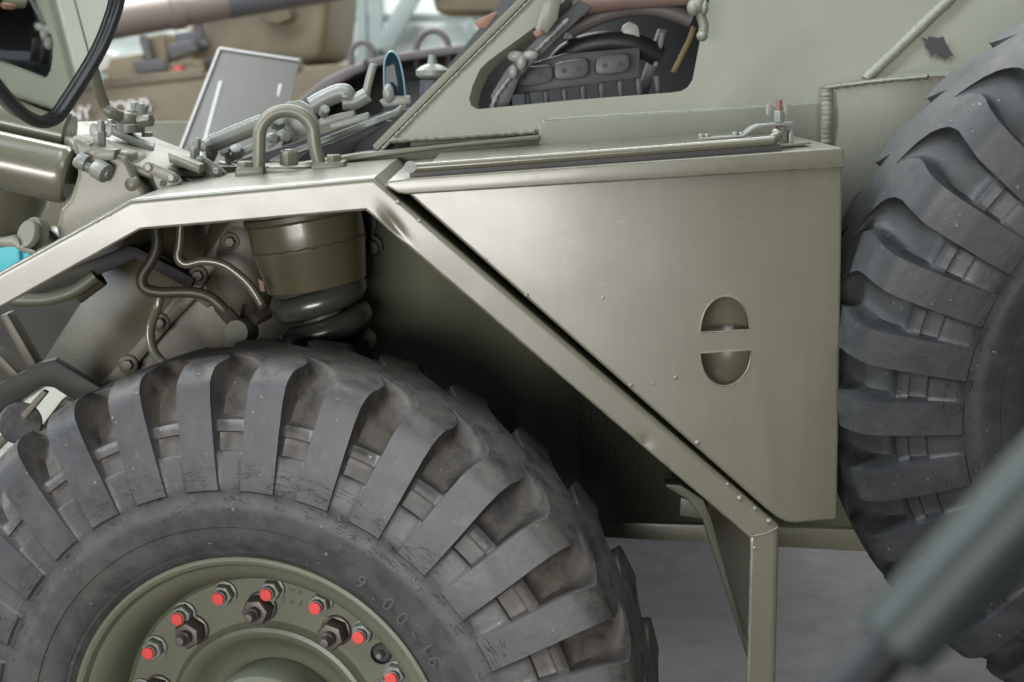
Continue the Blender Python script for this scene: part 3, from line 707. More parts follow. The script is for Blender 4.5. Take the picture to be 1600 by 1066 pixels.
# hull plates left of the spring
mh = MB().prism([P(x, y, 2.06) for x, y in ((300, 260), (600, 260), (600, 700), (100, 700), (160, 597), (232, 515), (325, 395))], (0, .02, 0)).build('hull_nose_side', M['olive_dirty'], car, bevel=.002)
MB().prism([P(362, 340, 2.045), P(392, 340, 2.045), P(300, 470, 2.045), P(250, 528, 2.045), P(205, 580, 2.045), P(170, 622, 2.045), P(140, 622, 2.045), P(232, 515, 2.045), P(325, 395, 2.045)], (0, .014, 0)).build('seam_strip', M['olive_dirty'], mh, bevel=.002)
MB().prism([P(x, y, 2.043) for x, y in ((278, 468), (304, 452), (332, 470), (325, 482), (305, 468), (262, 512), (252, 502))], (0, .018, 0)).build('seam_cover', M['olive_dirty'], mh, bevel=.0015)
for x, y in ((360, 378), (251, 504), (201, 569), (310, 430)):
    c = P(x, y, 2.045); MB().lathe([(0, 0), (.0135, 0), (.0135, .003), (.0105, .004), (0, .004)], c, (0, -1, 0), 20).hexa(c + Vector((0, -.004, 0)), (0, -1, 0), .0078, .006, .2).build('seam_bolt', M['olive_dirty'], mh, bevel=.0005)
MB().prism([P(225, 330, 2.12), P(372, 330, 2.065), P(325, 395, 2.065), P(232, 515, 2.065), P(155, 605, 2.065), P(60, 575, 2.12), P(128, 470, 2.12)], (0, .02, 0)).build('nose_side_plate', M['olive_dirty'], mh, bevel=.002)
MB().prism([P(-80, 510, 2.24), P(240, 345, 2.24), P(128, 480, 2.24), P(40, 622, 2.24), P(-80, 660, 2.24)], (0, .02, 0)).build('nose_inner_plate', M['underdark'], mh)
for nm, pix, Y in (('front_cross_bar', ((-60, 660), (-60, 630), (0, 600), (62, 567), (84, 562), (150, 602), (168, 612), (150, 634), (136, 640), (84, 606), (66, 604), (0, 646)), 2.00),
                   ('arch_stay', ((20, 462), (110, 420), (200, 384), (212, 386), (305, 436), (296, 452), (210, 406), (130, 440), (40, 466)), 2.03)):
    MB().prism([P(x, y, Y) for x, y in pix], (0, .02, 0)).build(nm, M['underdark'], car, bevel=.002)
for x0, y0, x1, y1 in ((5, 494, 52, 576), (-25, 540, 36, 602)):
    MB().prism([P(x0 - 6, y0, 2.02), P(x0 + 6, y0 - 4, 2.02), P(x1 + 6, y1 - 4, 2.02), P(x1 - 8, y1 + 2, 2.02)], (0, .03, 0)).build('nose_rib', M['olive_dirty'], car, bevel=.002)
MB().rod(P(120, 462, 2.05), P(158, 434, 2.05), .012, 16).build('pipe_stub', M['olive_dirty'], car)
MB().tube(smooth_path([P(20, 468, 2.03), P(70, 468, 2.03), P(115, 455, 2.03), P(150, 430, 2.03)]), .009, 12).build('brake_pipe', M['olive_dark'], car)
# hoses
for pts, r in (([(243, 350, 1.93), (246, 380, 1.93), (238, 405, 1.93), (222, 432, 1.93), (226, 450, 1.93), (250, 457, 1.93), (300, 457, 1.93), (330, 466, 1.93), (352, 486, 1.93), (368, 505, 1.94)], .0072),
               ([(283, 345, 1.97), (281, 380, 1.97), (278, 402, 1.97), (290, 413, 1.97), (318, 408, 1.97), (350, 414, 1.97), (380, 436, 1.97), (398, 458, 1.97), (412, 482, 1.97)], .0058),
               ([(252, 450, 1.99), (246, 480, 1.99), (236, 510, 1.98), (236, 535, 1.97), (246, 558, 1.96), (270, 578, 1.95), (290, 600, 1.95)], .0062)):
    MB().tube(smooth_path([P(*q) for q in pts], 6), r, 14).build('brake_hose', M['olive_gloss'] if r < .007 else M['olive_dirty'], car)
for a, b, r in (((352, 486, 1.93), (370, 508, 1.93), .0095), ((408, 476, 1.97), (416, 490, 1.97), .0075), ((382, 522, 1.95), (392, 480, 1.97), .0115), ((396, 500, 1.93), (420, 488, 1.95), .0085)):
    MB().tube([P(*a), P(*b)], r, 6 if r < .01 else 16).build('hose_union', M['steel'], car, bevel=.0008)
c = P(380, 523, 1.92); MB().lathe([(0, 0), (.015, 0), (.017, .002), (.017, .03), (.0155, .034), (0, .034)], c + Vector((0, .03, 0)), (-.25, -1, .1), 28).build('brake_junction', M['olive_dark'], car)
MB().blob(P(375, 415, 2.06), .05, .02, .09, 16).build('casting_boss', M['olive_dirty'], mh)

# ---------------- upper hull with the open vision port
HN = Vector((0, -math.cos(R(18)), math.sin(R(18)))); H0 = P(840, 207, YH + .01)
def HP(x, y, d=0): return PP(x, y, H0 - HN * d, HN)
outer = [(588, 224), (935, -125), (1610, -125), (1352, 126), (1290, 134), (1282, 166), (852, 192), (842, 208)]
port = [(745, 171), (736, 165), (733, 155), (738, 135), (750, 108), (762, 96), (832, 45), (975, -80), (1135, -80), (1112, 0), (1097, 62), (1085, 125), (1078, 136), (1066, 142), (1047, 145), (900, 156)]
pin = [(756, 174), (749, 171), (747, 163), (752, 142), (764, 116), (775, 104), (845, 52), (985, -72), (1130, -72), (1108, 0), (1094, 62), (1082, 125), (1075, 136), (1064, 143), (1047, 148), (900, 159)]
bm = bmesh.new()
def loop(pts):
    vs = [bm.verts.new(p) for p in pts]; es = [bm.edges.new((vs[i], vs[(i + 1) % len(vs)])) for i in range(len(vs))]; return vs, es
vo, eo = loop([HP(*q) for q in outer]); vp_, ep = loop([HP(*q) for q in port])
bmesh.ops.triangle_fill(bm, edges=eo + ep, use_beauty=True, normal=HN)
for f in bm.faces:
    if f.normal.dot(HN) < 0: f.normal_flip()
mid = [bm.verts.new(HP(x * .72 + a * .28, y * .72 + b * .28, .006)) for (x, y), (a, b) in zip(port, pin)]
inn = [bm.verts.new(HP(*q, .026)) for q in pin]
nP = len(port)
for A, B in ((vp_, mid), (mid, inn)):
    for i in range(nP): bm.faces.new((A[i], A[(i + 1) % nP], B[(i + 1) % nP], B[i]))
ob_ = [bm.verts.new(HP(*q, .026)) for q in outer]
for i in range(len(outer)): bm.faces.new((vo[i], ob_[i], ob_[(i + 1) % len(outer)], vo[(i + 1) % len(outer)]))
me = bpy.data.meshes.new('upper_hull_plate'); bm.to_mesh(me); bm.free(); me.shade_smooth(); me.set_sharp_from_angle(angle=R(30))
uh = obj('upper_hull_plate', me, M['olive_hull'], car)
# raised front edge strip and its weld run
def off(x, y, k): return (x + k * .70, y + k * .71)
e = [(583, 229), (935, -125)]
pts = [HP(*off(*e[0], -2), -.004), HP(*off(*e[1], -2), -.004), HP(*off(*e[1], 9), -.004), HP(*off(*e[0], 9), -.004)]
MB().prism(pts, -HN * .05).build('front_edge_strip', M['olive_cast'], uh, bevel=.002)
bead([HP(*off(*e[0], 13)), HP(*off(*e[1], 13))], .0026, 150, uh, M['olive_hull'], wob=.18)
# weld along the ledge, the corner and the rear joint
bead([HP(858, 188), HP(1000, 179), HP(1278, 163)], .0032, 70, uh, M['olive_hull'], wob=.3)
bead([HP(600, 221), HP(700, 215), HP(836, 206)], .0036, 46, uh, M['olive_cast'], wob=.3)
bead([HP(842, 207), HP(846, 198), HP(854, 190)], .006, 8, uh, M['olive_cast'])
bead([HP(1352, 125), HP(1484, -1), HP(1612, -124)], .0070, 90, uh, M['olive_hull'], wob=.10, seg=12, jit=.05)
# ledge, vertical side strip and the wider box behind the corner
lg = MB().prism([P(x, y, YH - .02) for x, y in ((330, 283), (430, 262), (560, 240), (842, 212), (842, 219), (700, 231), (560, 250), (430, 272), (330, 292))], (0, .05, 0)).build('deck_ledge', M['olive_cast'], car, bevel=.002)
MB().prism([P(330, 288, YH), P(560, 246, YH), P(845, 213, YH), P(905, 205, YH), P(905, 300, YH), P(330, 330, YH)], (0, .02, 0)).build('deck_side', M['olive_dark'], lg, bevel=.001)
MB().prism([P(x, y, YH - .004) for x, y in ((842, 192), (856, 190), (1294, 160), (1294, 300), (842, 300))], (0, .02, 0)).build('ledge_plate', M['olive_hull'], uh, bevel=.0015)
cb = MB().prism([P(1290, 138, YH - .006), P(1460, 119, YH - .09), P(1800, 110, YH - .12), P(1800, 700, YH - .10), P(1460, 700, YH - .07), P(1290, 700, YH - .006)], (0, .03, 0)).build('sponson_plate', M['olive_hull'], car, bevel=.003)
pts = [P(1290, 138, YH - .006), P(1460, 119, YH - .09), P(1800, 110, YH - .12)]
MB().add([p + Vector((0, 0, .0)) for p in pts] + [p + Vector((0, .16, .004)) for p in pts], [(0, 1, 4, 3), (1, 2, 5, 4)]).build('sponson_top', M['olive_hull'], cb)
bead([P(1291, 140, YH - .01), P(1293, 180, YH - .012), P(1292, 236, YH - .006)], .0080, 40, cb, M['olive_hull'], wob=.10, seg=14, jit=.03)
bead([P(1294, 137, YH - .008), P(1370, 127, YH - .047), P(1450, 120, YH - .088)], .0030, 34, cb, M['olive_cast'])
MB().prism([HP(1345, 132, .0), HP(1620, -130, .0), HP(1900, -130, .02), HP(1900, 140, .0)], -HN * .03).build('rear_side_plate', M['olive_hull'], uh, bevel=.002)
MB().prism([HP(x, y, -.0015) for x, y in ((1440, 58), (1449, 62), (1452, 57), (1466, 59), (1474, 57), (1477, 66), (1484, 78), (1490, 88), (1481, 86), (1479, 94), (1470, 88), (1464, 84), (1459, 82), (1457, 91), (1452, 80), (1445, 72), (1447, 66))], -HN * .001).build('bare_patch', M['black'], uh)
# roof, rear wall and dark back added to keep light out of the compartment
ty = HP(900, -125).y; tz = HP(900, -125).z
fp = [HP(588, 224, .03), HP(935, -125, .03)]
W2 = Vector((0, .92, 0))
MB().prism([fp[1], HP(1610, -125, .03), HP(1610, -125, .03) + W2, fp[1] + W2], (0, 0, .02)).build('roof_plate', M['olive_dark'], uh)
# front plate facing forward with the driver's hatch opening
A, B = fp[0], fp[1]; m = MB()
for t0, t1 in ((0, .12), (.88, 1)):
    a0, a1 = A + W2 * t0 * 1.0, A + W2 * t1; b0, b1 = B + W2 * t0, B + W2 * t1; m.prism([a0, a1, b1, b0], (.02, 0, 0))
m.prism([A + W2 * .12, A + W2 * .88, A + (B - A) * .25 + W2 * .88, A + (B - A) * .25 + W2 * .12], (.02, 0, 0))
m.build('front_plate', M['olive_hull'], uh)
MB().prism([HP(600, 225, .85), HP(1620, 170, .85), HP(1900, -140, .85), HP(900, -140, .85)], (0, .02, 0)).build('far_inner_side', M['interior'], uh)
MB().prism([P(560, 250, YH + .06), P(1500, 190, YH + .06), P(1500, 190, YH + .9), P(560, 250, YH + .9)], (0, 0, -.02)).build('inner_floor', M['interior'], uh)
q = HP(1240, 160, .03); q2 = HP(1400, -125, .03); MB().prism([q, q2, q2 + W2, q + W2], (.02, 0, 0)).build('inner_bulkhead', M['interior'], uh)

# ---------------- fittings seen through the port
IY = YH + .16
def ip(pix, Y, th, mat, name, bev=.002): return MB().prism([P(x, y, Y) for x, y in pix], (0, th, 0)).build(name, M[mat], car, bevel=bev)
def stadium(cx, cy, w_, h_, slope):
    pts = []
    for k in range(20):
        a = 2 * math.pi * k / 20; ex = math.copysign(abs(math.cos(a)) ** .45, math.cos(a)); ey = math.copysign(abs(math.sin(a)) ** .6, math.sin(a))
        pts.append((cx + w_ * ex, cy + h_ * ey + slope * w_ * ex))
    return pts
for cx, cy, w_ in ((832, 119, 32), (893, 109, 27), (957, 101, 27)):
    o = ip(stadium(cx, cy, w_, 15, -.14), IY, .03, 'interior_grey', 'vision_block_cover', .003)
    for dx in (-12, 12):
        MB().lathe([(0, 0), (.0035, 0), (.0035, .002), (0, .002)], P(cx + dx, cy - dx * .14, IY - .0005), (0, -1, 0), 12).build('cover_screw', M['black'], o)
ip([(795, 110), (880, 84), (1000, 74), (1000, 122), (880, 138), (790, 150)], IY + .03, .03, 'interior_grey', 'vision_block_frame')
for k in range(9):
    x = 790 + k * 29; ip([(x, 150 - k * 4), (x + 9, 149 - k * 4), (x + 14, 185 - k * 3), (x + 3, 185 - k * 3)], IY + .01, .03, 'interior_grey', 'cooling_rib', .003)
MB().tube(smooth_path([P(860, 120, IY + .08), P(885, 85, IY + .06), P(930, 68, IY + .05), P(985, 68, IY + .05), P(1030, 88, IY + .06)], 8), .016, 16).build('hose', M['black'], car)
ip([(970, 62), (974, 40), (985, 33), (998, 40), (1001, 60)], IY + .04, .03, 'weldwhite', 'pale_block', .004)
ip([(882, 60), (884, 52), (900, 52), (902, 60)], IY + .05, .02, 'weldwhite', 'pale_tag', .001)
ip([(1049, 112), (1075, 60), (1082, 40), (1088, 44), (1080, 66), (1056, 114)], IY + .12, .01, 'yellow', 'yellow_strip', .001)
ip([(995, 150), (1030, 45), (1045, 45), (1012, 150)], IY + .08, .03, 'interior_grey', 'inner_stay')
MB().tube([P(1024, 104, IY + .05), P(1036, 52, IY + .05)], .004, 8).build('inner_spring', M['zinc'], car)
arc = [P(890 + 190 * (k / 16), 48 - 36 * math.sin(math.pi * (k / 16) * .85), IY - .02) for k in range(17)]
MB().tube(arc, .011, 12).build('hatch_ring', M['brown'], car)
MB().tube([P(893, 4, IY - .06), P(980, -6, IY - .06), P(1090, -14, IY - .06)], .018, 18).build('hatch_tube', M['pinkbrown'], car)
# pale weld run and wing nut on the inner left edge
bead([P(768, 168, IY - .09), P(776, 148, IY - .09), P(792, 126, IY - .09), P(818, 98, IY - .09), P(850, 66, IY - .09), P(888, 30, IY - .09)], .0032, 44, uh, M['weldwhite'], 'inner_weld', .4)
ip([(770, 172), (766, 150), (790, 110), (850, 48), (905, 0), (925, 12), (870, 62), (812, 122), (792, 172)], IY - .08, .02, 'interior_grey', 'inner_edge_strip', .002)
for x, y, a, b in ((806, 88, .012, .008), (828, 86, .012, .007), (801, 112, .007, .010), (814, 96, .008, .012)): MB().blob(P(x, y, IY - .10), a, .008, b, 12).build('port_clamp_nut', M['weldwhite'], uh)
# port cover arm and its hinge
ip([(836, 44), (848, 0), (860, -40), (884, -40), (872, 30), (856, 52), (842, 56)], YH + .01, .03, 'olive_cast', 'port_cover_arm', .003)
ip([(832, 50), (845, 46), (850, 54), (838, 60)], YH, .02, 'rust', 'arm_pin', .003)
hg = [(1084, 12, .009, .011), (1091, 6, .009, .013), (1100, 12, .006, .011), (1097, 56, .0075, .0075)]
for x, y, a, b in hg: MB().blob(P(x, y, YH + .0), a, .010, b, 14).build('cover_hinge', M['olive_hull'], uh)
MB().tube([P(1094, 20, YH + .005), P(1100, 40, YH + .005), P(1098, 58, YH + .005)], .0065, 12).build('hinge_pin', M['olive_hull'], uh)

# ---------------- nose fittings
def np_(pix, Y, th, mat, name, bev=.003, seg=2): return MB().prism([P(x, y, Y) for x, y in pix], (0, th, 0)).build(name, M[mat], car, bevel=bev, seg=seg)
# twin drums at the left edge
DY = 1.86
def drum(name, c0, c1, rpx, mat):
    a, b = P(*c0, DY), P(*c1, DY); d = (b - a).normalized(); Ld = (b - a).length; r = rpx / FPX * 1.87
    return MB().lathe([(0, -.0), (r, 0), (r, Ld - .012), (r * .985, Ld - .004), (r * .93, Ld), (r * .80, Ld + .003), (0, Ld + .003)], a, d, 56).build(name, M[mat], car, sharp=30)
drum('lamp_drum', (-160, 216), (108, 275), 45, 'olive_gloss')
a, b = P(-160, 152, DY + .09), P(106, 212, DY + .09); d = (b - a).normalized()
MB().lathe([(0, 0), (.030, 0), (.030, (b - a).length), (.026, (b - a).length + .004), (0, (b - a).length + .004)], a, d, 40).build('upper_drum', M['olive_gloss'], car, sharp=30)
hl_ = MB().lathe([(.001, .062), (.03, .058), (.058, .042), (.074, .016), (.0775, 0), (.0775, -.006), (.074, -.0065), (.074, -.009), (.0775, -.0095), (.078, -.06), (0, -.06)], P(-8, 294, 1.95), (.80, -.45, -.12), 56).build('headlamp', M['olive_gloss'], car, sharp=30)
MB().lathe([(.0740, -.0055), (.0790, -.0060), (.0790, -.0095), (.0740, -.0100)], P(-8, 294, 1.95), (.80, -.45, -.12), 56).build('headlamp_seam', M['rubberblack'], hl_)
np_([(-10, 372), (0, 372), (20, 368), (28, 374), (32, 384), (52, 390), (58, 396), (38, 396), (22, 386), (0, 386), (-10, 384)], 1.79, .012, 'olive_cast', 'lamp_clip', .001)
MB().lathe([(0, 0), (.016, 0), (.017, .002), (.017, .007), (.016, .009), (0, .009)], P(50, 368, 1.80), (-.55, -.7, .3), 24).build('clip_roller', M['olive_cast'], car)
MB().lathe([(0, 0), (.018, 0), (.018, .012), (0, .012)], P(62, 366, 1.815), (-.55, -.7, .3), 24).build('clip_roller', M['olive_dark'], car)
# cast bracket beside the drum
bk = np_([(110, 212), (118, 240), (121, 275), (108, 312), (94, 326), (87, 356), (94, 378), (118, 372), (225, 320), (226, 300), (212, 282), (204, 262), (196, 246), (170, 238), (140, 226)], 1.83, .10, 'olive_cast', 'lamp_bracket', .006, 3)
MB().blob(P(207, 288, 1.835), .010, .009, .010, 18).build('bracket_boss', M['olive_cast'], bk)
np_([(150, 320), (185, 300), (212, 300), (222, 322), (150, 340)], 1.84, .25, 'olive_cast', 'bracket_foot', .004)
# sloping nose plate with rounded edge
q = [P(116, 226, 1.85), P(238, 266, 1.85), P(320, 262, 1.96), P(316, 244, 2.02), P(178, 187, 2.08), P(118, 190, 2.08), P(92, 206, 1.96)]
hatch = MB().prism(q, (0, 0, -.012)).build('nose_plate', M['olive_cast'], car, bevel=.004, seg=3)
MB().prism([P(120, 232, 1.862), P(330, 290, 1.93), P(330, 262, 2.05), P(120, 200, 2.07)], (0, 0, -.05)).build('nose_deck', M['olive_cast'], hatch, bevel=.003)
for q in ([(176, 236), (200, 238), (204, 262), (188, 262), (172, 254)], [(152, 238), (176, 236), (186, 258), (176, 264), (150, 252)]):
    np_(q, 1.838, .05, 'olive_cast', 'hinge_knuckle', .005, 3)
np_([(124, 226), (140, 224), (146, 236), (138, 244), (124, 242)], 1.83, .02, 'olive_cast', 'hinge_block', .002)
np_([(146, 236), (160, 234), (180, 234), (178, 250), (158, 252), (146, 248)], 1.82, .03, 'olive_cast', 'hinge_block', .002)
np_([(122, 248), (134, 246), (170, 262), (172, 276), (162, 284), (126, 266)], 1.825, .02, 'olive_cast', 'hinge_base', .003)
for a, b, r in (((116, 252, 1.82), (170, 272, 1.815), .0055), ((122, 250, 1.82), (136, 256, 1.818), .010), ((150, 262, 1.818), (166, 272, 1.812), .012)):
    MB().rod(P(*a), P(*b), r, 18).build('hinge_pin', M['zinc'], car, bevel=.001)
def wing_nut(px, py, h, Y, s=1.0, tilt=0):
    ro = empty_mesh = MB().rod(P(px, py, Y), P(px + tilt, py - h, Y), .0042 * s, 12).build('clamp_stud', M['zinc'], car)
    MB().hexa(P(px, py, Y), (0, 0, 1), .0075 * s, .018 * s).build('clamp_nut', M['zinc'], ro, bevel=.0006)
    for sg in (-1, 1):
        c = P(px + tilt * .6 + sg * 9 * s, py - h * .62, Y); pts = [c + Vector((.0055 * s * math.cos(2 * math.pi * k / 14), .0025 * sg, .0085 * s * math.sin(2 * math.pi * k / 14))) for k in range(14)]
        MB().prism(pts, (0, .003, 0)).build('clamp_wing', M['zinc'], ro, bevel=.0006)
wing_nut(156, 230, 42, 1.86, 1.05, 2); wing_nut(305, 250, 34, 1.99, .9, 4); wing_nut(222, 180, 16, 1.99, .8, 6)
# link hinge
for (a, b, Y) in (((232, 262), (268, 278), 1.845), ((312, 252), (338, 268), 1.95)):
    pa, pb = Vector((*a, 0)), Vector((*b, 0)); d = (pb - pa).normalized(); nrm_ = Vector((-d.y, d.x, 0)); pts = []
    for k in range(9): an = math.pi * k / 8; v = pa - d * 9 * math.sin(an) + nrm_ * 9 * math.cos(an); pts.append((v.x, v.y))
    for k in range(9): an = math.pi * k / 8; v = pb + d * 9 * math.sin(an) - nrm_ * 9 * math.cos(an); pts.append((v.x, v.y))
    lo = np_(pts, Y, .006, 'olive_cast', 'hinge_link', .001)
    for c in (a, b): MB().lathe([(0, 0), (.0048, 0), (.0048, .003), (.0034, .0045), (0, .0045)], P(*c, Y), (0, -1, 0), 16).build('link_pin', M['zinc'], lo)
np_([(236, 272), (276, 274), (284, 284), (262, 300), (248, 302)], 1.852, .01, 'zinc', 'hinge_bracket', .0015)
MB().lathe([(0, 0), (.0042, 0), (.0042, .001), (0, .001)], P(255, 287, 1.8515), (0, -1, 0), 16).build('bracket_hole', M['black'], car)
np_([(222, 270), (238, 272), (250, 302), (232, 306)], 1.88, .02, 'olive_dark', 'hinge_bracket', .002)
np_([(316, 256), (342, 262), (352, 272), (340, 286), (316, 288), (300, 276)], 1.97, .02, 'steel', 'hinge_bracket', .003)
np_([(262, 238), (312, 258), (312, 272), (264, 254)], 1.90, .03, 'olive_cast', 'hinge_bar', .0012)
# mirror foot, arm and the mirror itself
q = [P(168, 196, 1.98), P(182, 194, 2.02), P(242, 222, 2.02), P(240, 230, 1.98)]
MB().prism(q, (0, 0, -.010)).build('mirror_foot', M['zinc'], car, bevel=.0015)
for x, y in ((176, 194), (230, 214)): MB().hexa(P(x, y, 2.0), (0, 0, 1), .0075, .006).build('foot_bolt', M['zinc'], car, bevel=.0005)
MB().lathe([(0, 0), (.019, 0), (.019, .010), (.0165, .012), (.0165, .016), (0, .016)], P(203, 207, 2.0), (0, 0, 1), 24).build('mirror_socket', M['zinc'], car)
MB().lathe([(0, 0), (.0150, 0), (.0175, .004), (.0165, .014), (.012, .017), (0, .017)], P(203, 196, 2.0), (0, 0, 1), 20).build('mirror_clamp', M['olive_cast'], car)
MB().hexa(P(209, 183, 2.0), (0, 0, 1), .0085, .010).rod(P(210, 178, 2.0), P(211, 160, 2.0), .0055, 12).build('clamp_bolt', M['zinc'], car, bevel=.0005)
MB().hexa(P(218, 190, 1.985), (.9, -.3, .1), .009, .018).build('clamp_bolt', M['olive_cast'], car, bevel=.0006)
MB().tube(smooth_path([P(140, 90, 1.95), P(148, 120, 1.96), P(156, 145, 1.97), P(164, 166, 1.98), P(176, 177, 1.98), P(200, 186, 2.0)], 6), .0078, 14).build('mirror_arm', M['olive_cast'], car)
MP0 = P(77, 118, 1.72); MN = ((HP(742, 164) - MP0).normalized() - ray(77, 118).normalized()).normalized()
def mpx(x, y): return PP(x, y, MP0, MN)
mo = smooth_path([mpx(x, y) for x, y in ((-8, 128), (18, 160), (46, 184), (70, 191), (92, 182), (112, 154), (135, 118), (158, 78), (174, 40), (186, 0), (190, -45), (168, -85), (100, -105), (20, -100), (-50, -65), (-62, 0), (-45, 65), (-8, 128))], 5)[:-1]
mir = MB().tube(mo, .0070, 12, closed=True).build('mirror_frame', M['rubberblack'], car)
MB().prism([p - MN * .003 for p in mo], -MN * .004).build('mirror_glass', M['mirror'], mir)
MB().prism([p - MN * .008 for p in mo], -MN * .012).build('mirror_back', M['olive'], mir)
# lifting bow with feet
UY = 1.93
bow = [P(398, 276, UY), P(404, 262, UY), P(405, 215, UY)] + [P(448 - 43 * math.cos(math.pi * k / 12), 215 - 42 * math.sin(math.pi * k / 12), UY + .0) for k in range(1, 12)] + [P(491, 222, UY), P(496, 245, UY), P(502, 264, UY)]
MB().tube(smooth_path(bow, 3), .0083, 16).build('lifting_bow', M['olive_cast'], car)
for pix in ([(368, 262), (410, 262), (412, 276), (366, 280)], [(488, 256), (538, 252), (538, 268), (490, 270)]): np_(pix, UY - .015, .04, 'olive_cast', 'bow_foot', .003)
for x, y, r, h in ((384, 262, .011, .008), (522, 253, .010, .009)): MB().hexa(P(x, y, UY), (0, 0, 1), r, h).build('bow_bolt', M['olive_cast'], car, bevel=.0006)
for x, y, r, h in ((452, 272, .032, .008), (452, 265, .028, .006)): MB().lathe([(0, 0), (r, 0), (r, h * .7), (r * .92, h), (0, h)], P(x, y, UY + .01), (0, 0, 1), 32).build('deck_washer', M['olive_cast'], car)
MB().hexa(P(452, 257, UY + .01), (0, 0, 1), .0125, .017).lathe([(0, 0), (.007, 0), (.007, .005), (0, .006)], P(452, 240, UY + .01), (0, 0, 1), 14).build('deck_bolt', M['olive_cast'], car, bevel=.0006)
np_([(350, 290), (545, 268), (545, 274), (350, 296)], UY - .02, .09, 'olive_cast', 'bow_base_strip', .002)
# spring strut, stays and pipes of the open engine and driver hatches
a, b = P(328, 226, 2.06), P(410, 192, 2.06); hel = []
d = (b - a); u1, v1 = perp(d.normalized())
for k in range(241): t = k / 240; hel.append(a + d * t + (u1 * math.cos(k * math.pi / 5) + v1 * math.sin(k * math.pi / 5)) * .0105)
MB().tube(hel, .0022, 6).build('hatch_spring', M['zinc'], car); MB().rod(a - d * .05, b + d * .05, .0098, 16).build('spring_tube', M['zinc'], car)
np_([(318, 222), (330, 216), (338, 240), (330, 256), (322, 250)], 2.06, .02, 'steel', 'spring_mount', .003)
hp_ = MB().prism([P(420, 252, 2.12), P(440, 240, 2.12), P(618, 172, 2.18), P(630, 160, 2.2), P(632, 168, 2.2), P(620, 182, 2.18), P(470, 238, 2.12), P(440, 256, 2.12)], (0, .03, 0)).build('hatch_lid_edge', M['zinc'], car, bevel=.002)
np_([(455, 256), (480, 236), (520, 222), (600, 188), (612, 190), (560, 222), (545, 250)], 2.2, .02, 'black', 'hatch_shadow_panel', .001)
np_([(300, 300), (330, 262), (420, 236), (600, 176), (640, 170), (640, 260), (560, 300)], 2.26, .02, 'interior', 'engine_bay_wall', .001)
np_([(446, 160), (468, 157), (484, 166), (496, 188), (498, 202), (470, 214), (440, 200)], 2.15, .015, 'zinc', 'hatch_quadrant', .002)
for pts, r in (([(488, 166), (505, 156), (528, 146), (540, 146), (540, 152)], .013), ([(536, 160), (552, 160), (564, 154), (574, 148)], .0105), ([(571, 150), (578, 120), (584, 100)], .0055)):
    MB().tube(smooth_path([P(x, y, 2.14) for x, y in pts], 5), r, 14).build('grab_handle', M['zinc'], car)
for x, y, r in ((432, 194, .011), (422, 216, .007), (442, 212, .008), (505, 178, .007), (372, 242, .009), (352, 238, .008)):
    MB().hexa(P(x, y, 2.13), (random.uniform(-.6, .6), -1, random.uniform(0, .8)), r, .018, .2, 8).build('hatch_fitting', M['zinc'], car, bevel=.001)
for a, b in (((498, 186), (552, 172)), ((515, 192), (575, 176)), ((350, 246), (400, 222)), ((416, 222), (440, 206)), ((440, 186), (458, 210)), ((340, 252), (380, 262))):
    MB().prism([P(a[0], a[1], 2.13), P(b[0], b[1], 2.13), P(b[0] + 2, b[1] + 12, 2.13), P(a[0] + 2, a[1] + 12, 2.13)], (0, .02, 0)).build('hatch_bar', M['zinc'], car, bevel=.002)
# small dark glass with bright edge and the lamp-like fitting behind
gp = [(601, 156), (600, 110), (602, 92), (608, 82), (616, 82), (624, 94), (630, 120), (634, 156)]
gl = np_(gp, 2.16, .010, 'glass', 'vision_glass', .001)
MB().tube(smooth_path([P(x, y, 2.158) for x, y in gp], 4), .0012, 8).build('glass_edge', M['glassedge'], gl)
np_([(592, 158), (604, 150), (640, 150), (640, 162), (600, 168)], 2.15, .02, 'zinc', 'glass_clamp', .002)
MB().blob(P(607, 146, 2.14), .008, .006, .014, 10).build('clamp_lug', M['zinc'], gl)
MB().lathe([(0, 0), (.022, 0), (.026, .004), (.026, .012), (.018, .018), (.008, .022), (.006, .036), (0, .036)], P(676, 122, 2.45), (0, 0, 1), 24).build('filler_cap', M['zinc'], car)
MB().rod(P(676, 125, 2.45), P(676, 200, 2.45), .02, 14).build('filler_neck', M['interior_grey'], car)
np_([(740, 36), (752, 28), (776, 18), (778, 22), (760, 46), (748, 44)], 2.3, .02, 'rust', 'hatch_stop', .002)

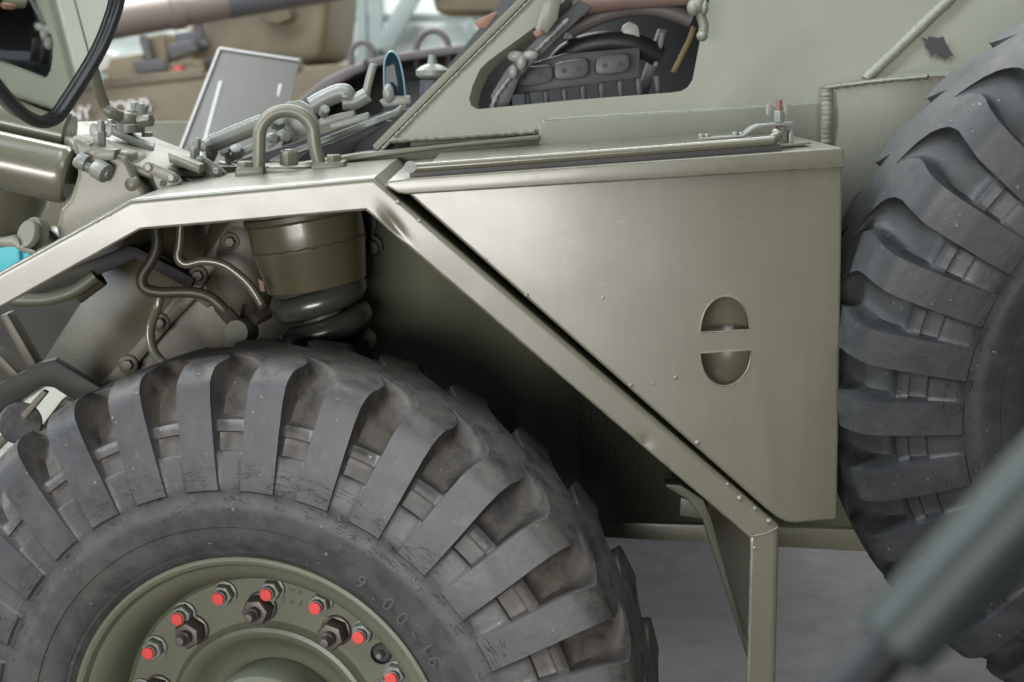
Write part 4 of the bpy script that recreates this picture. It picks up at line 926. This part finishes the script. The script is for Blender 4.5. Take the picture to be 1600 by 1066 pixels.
# ---------------- bits between wheel and left edge of the picture
np_([(60, 690), (50, 684), (98, 622), (128, 632), (108, 650)], 2.05, .05, 'olive_dirty', 'steering_link', .004)
np_([(-20, 690), (0, 682), (66, 610), (74, 614), (12, 690), (-10, 712)], 1.98, .012, 'olive_dirty', 'link_rod', .002)
MB().lathe([(0, 0), (.026, 0), (.028, .003), (.028, .022), (.026, .025), (0, .025)], P(31, 662, 2.0), (.35, -.9, .25), 24).build('rubber_buffer', M['rubber'], car)

# ================================================================== LOOSE THINGS
# barrier chain hanging behind the front wheel
ch = empty('barrier_chain', P(8, 745, 2.35), 'pale barrier chain hanging behind the front tyre at the left edge', 'chain')
lk_ = MB().tube([Vector((.0075 * math.cos(t) , 0, .0115 * math.sin(t))) for t in [2 * math.pi * k / 16 for k in range(16)]], .0022, 8, closed=True).mesh('chain_link'); lk_.materials.append(M['chain'])
for k in range(9):
    t = k / 8; o = obj('chain_link', lk_, None, None); o.location = P(1 + 16 * t, 672 + 95 * t, 2.35); o.rotation_euler = (0, R(8), R(90 * (k % 2) + 15)); attach(o, ch)
post = empty('barrier_post', (P(28, 700, 2.5).x, 2.5, 0), 'yellowish barrier post end with hooks behind the front tyre', 'post')
c = P(30, 700, 2.5)
MB().tube([(c.x, 2.5, 0), (c.x, 2.5, c.z - .03), (c.x + .004, 2.5, c.z + .02)], [.02, .02, .014], 14).build('post_tube', M['yellow'] if False else M['chain'], post)
MB().lathe([(0, 0), (.14, 0), (.14, .02), (.03, .04), (0, .04)], (c.x, 2.5, 0), (0, 0, 1), 28).build('post_base', M['rubberblack'], post)
MB().blob(c + Vector((0, -.01, .03)), .022, .02, .018, 12).build('post_hook', M['chain'], post)
MB().blob(c + Vector((.006, -.012, -.012)), .016, .02, .010, 12).build('post_hook', M['chain'], post)
# out-of-focus metal tube close to the lens
a, b = P(1745, 630, .46), P(1388, 1012, .445)
dd = (b - a).normalized(); foot = b + dd * (b.z / -dd.z)
pole = empty('metal_tube', foot, 'out-of-focus dark metal tube slanting across the lower right corner', 'metal tube')
MB().tube([a - dd * .5, b - dd * .004, b], [.0132, .0132, .0115], 36).build('outer_tube', M['pole'], pole, sharp=50)
MB().tube([b - dd * .05, foot], .0082, 28).build('inner_rod', M['poleblack'], pole, sharp=50)
MB().lathe([(0, 0), (.05, 0), (.05, .006), (.02, .02), (0, .02)], (foot.x, foot.y, 0), (0, 0, 1), 24).build('foot_plate', M['poleblack'], pole)
